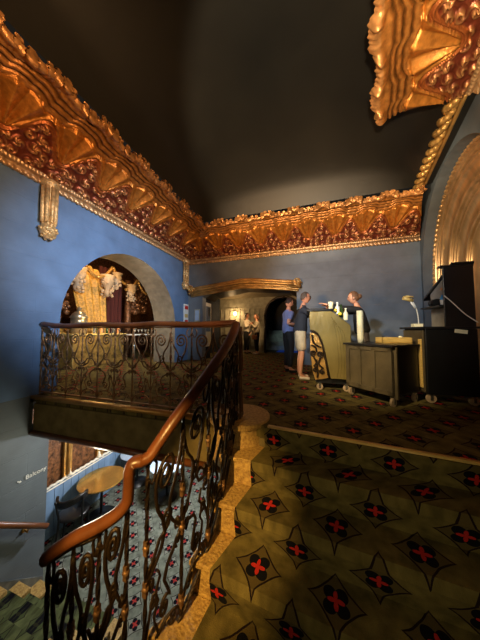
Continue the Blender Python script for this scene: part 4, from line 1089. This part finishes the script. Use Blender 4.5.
bm = B(); box(bm, (.42, -.003, .965), (.14, .003, .05), Matrix.Rotation(math.radians(8), 3, 'Y')); o = obj('tape_label', bm, 'paper', t)
bm = B(); tube(bm, catmull([(.28, .045, 1.45), (.36, .04, 1.36), (.48, .02, 1.2), (.60, -.01, 1.08)], 8), .007, 6); obj('white_cable', bm, 'white', t)
for x, y in ((.08, .05), (.56, .06), (.08, .55)): add_caster(t, x, y, .06)
def cartpt(x, y, z):
    a = math.radians(3); return (1.47+x*math.cos(a)-y*math.sin(a), 3.60+x*math.sin(a)+y*math.cos(a), z)
bm = B(); bbox(bm, (-.06, -.05, 0), (.06, .05, .05)); on('napkin_stack', bm, 'paper', 'stack of cream napkins on the black cart worktop', 'napkins', cartpt(.12, .42, 1.031), bevel=.004)
t = thing('clip_lamp', 'small brass and white gooseneck clip lamp at the left edge of the black cart', 'lamp', cartpt(.15, .52, 1.031))
bm = B(); tube(bm, catmull([(.04, 0, .0), (.03, 0, .2), (.0, 0, .34), (-.05, 0, .43)], 6), .008, 6); lathe(bm, [(.035, 0), (.035, .012), (0, .014)], (.04, 0, 0), 12); obj('stem', bm, 'white', t)
bm = B(); tube(bm, [(-.03, 0, .42), (-.16, -.02, .47)], [.026, .034], 10); tube(bm, [(-.12, 0, .50), (-.02, 0, .48)], .015, 8); obj('lamp_head', bm, 'yellowwood', t)
bm = B(); tube(bm, [(-.06, -.01, .40), (.0, -.01, .30)], .014, 6); obj('clip', bm, 'white', t)
bm = B(); tube(bm, [(0, -.07, .0), (0, .07, 0)], .055, 18); tube(bm, [(0, -.075, .0), (0, .075, 0)], .02, 12); on('tape_roll', bm, 'black', 'round black roll lying on the hutch shelf', 'roll', cartpt(.32, .34, 1.386))
bm = B(); lathe(bm, [(.035, 0), (.035, .11), (.02, .13), (.02, .15), (0, .15)], seg=14); on('spray_bottle', bm, 'bluep', 'blue bottle on the hutch shelf', 'bottle', cartpt(.34, .18, 1.331))
bm = B(); lathe(bm, [(.03, 0), (.035, .07), (0, .07)], seg=14); on('paper_cup', bm, 'white', 'white cup on the hutch shelf beside the blue bottle', 'cup', cartpt(.30, .11, 1.331))
bm = B(); box(bm, (0, 0, 0), (.03, .18, .03)); on('orange_box', bm, 'orange', 'orange strip fixed high inside the hutch', 'strip', cartpt(.38, .2, 1.58))

# ------------------------------------------------------------------ CAMERA
cam = bpy.data.cameras.new('camera'); co = bpy.data.objects.new('camera', cam); C.objects.link(co)
cam.sensor_width = 36; cam.sensor_fit = 'AUTO'; cam.lens = 36*218/640; cam.clip_start = .02
co.location = (0, 0, .97); co.rotation_euler = (math.radians(90+2.9), 0, math.radians(17.8))
sc.camera = co

# ------------------------------------------------------------------ LIGHTS
def spot(loc, to, e, col, ang=60, blend=.6, r=.08):
    l = bpy.data.lights.new('spot', 'SPOT'); l.energy = e; l.color = col; l.spot_size = math.radians(ang); l.spot_blend = blend; l.shadow_soft_size = r
    o = bpy.data.objects.new('spot_lamp', l); C.objects.link(o); o.location = loc
    o.rotation_euler = (Vector(to)-Vector(loc)).to_track_quat('-Z', 'Y').to_euler(); return o
def point(loc, e, col, r=.08):
    l = bpy.data.lights.new('point', 'POINT'); l.energy = e; l.color = col; l.shadow_soft_size = r
    o = bpy.data.objects.new('point_lamp', l); C.objects.link(o); o.location = loc; return o
WARM = (1, .62, .28); AMB = (1, .56, .24); COOL = (.72, .86, 1)
# cool wash on the blue left wall and the back wall
spot((1.0, 1.0, 2.4), (-4.2, 4.0, 1.9), 1950, (.60, .80, 1), 52, 1, .12)
spot((-1.2, -.6, 2.6), (.9, 6.6, 1.9), 1050, (.72, .86, 1), 42, .9, .12)
# amber on cornices
spot((1.3, .2, 1.2), (-3.6, 3.2, 3.8), 900, AMB, 66, .8, .2)
spot((-1.2, -.2, 1.2), (-.2, 6.2, 3.9), 1200, AMB, 52, .8, .2)
spot((-1.0, .0, .9), (1.5, 2.9, 4.1), 340, AMB, 60, .8, .2)
# glow on the vault
spot((.1, -.1, 1.3), (.15, 2.28, 3.3), 1250, (1, .80, .52), 55, .3, .05)
# curb
spot((-1.0, -1.3, 1.7), (-.86, 1.55, -.4), 850, (1, .60, .17), 25, .7, .02)
# stairs carpet, soft
spot((.4, -1.2, .9), (.35, 2.1, -.3), 85, (1, .8, .42), 46, 1, .2)
# right arch niche
spot((-.9, 2.2, 2.6), (2.6, 4.9, 3.1), 750, (1, .80, .50), 40, .8, .1)
# corridor, far hall
point((-3.35, 9.5, 1.75), 22, WARM, .06)
point((-2.7, 8.2, 2.3), 14, WARM, .1)
spot((-1.6, 7.6, 2.4), (-2.4, 9.2, 1.2), 190, WARM, 30, .8, .05)  # added spot, brightens the couple in the corridor
spot((-.7, 10.6, 3.0), (-1.3, 12.2, .5), 28, (.75, 1, .88), 34, .8, .05)
spot((-.9, 10.3, 2.2), (-.85, 10.7, 0), 30, (.2, .45, 1), 60, .8, .05)
# side room
point((-5.5, 4.7, 3.6), 130, (1, .66, .3), .1)
point((-5.4, 5.9, 1.6), 30, (1, .75, .45), .05)
point((-5.2, 4.4, 1.15), 26, (1, .7, .3), .04)
# lower lobby
point((-3.0, 4.4, -.95), 230, (.95, .97, 1), .15)
point((-3.0, 2.3, -.95), 20, (1, .95, .7), .1)
spot((.4, -.5, 2.3), (1.75, 3.7, 1.4), 150, (1, .88, .7), 26, .9, .05)  # added weak spot from behind the camera, brightens the black cart
spot((-2.3, -.9, .9), (-2.7, 2.25, -.15), 45, (1, .82, .5), 56, .9, .1)  # added soft spot, lightens the olive balcony fascia
# bar light
spot((-1.5, .2, 3.0), (.55, 4.0, .8), 1100, (1, .76, .40), 32, .8, .08)
w = bpy.data.worlds.new('w'); sc.world = w; w.use_nodes = True
w.node_tree.nodes['Background'].inputs[0].default_value = (.35, .30, .24, 1); w.node_tree.nodes['Background'].inputs[1].default_value = .035
sc.view_settings.view_transform = 'Standard'; sc.view_settings.look = 'None'; sc.view_settings.gamma = 1; sc.view_settings.exposure = 0
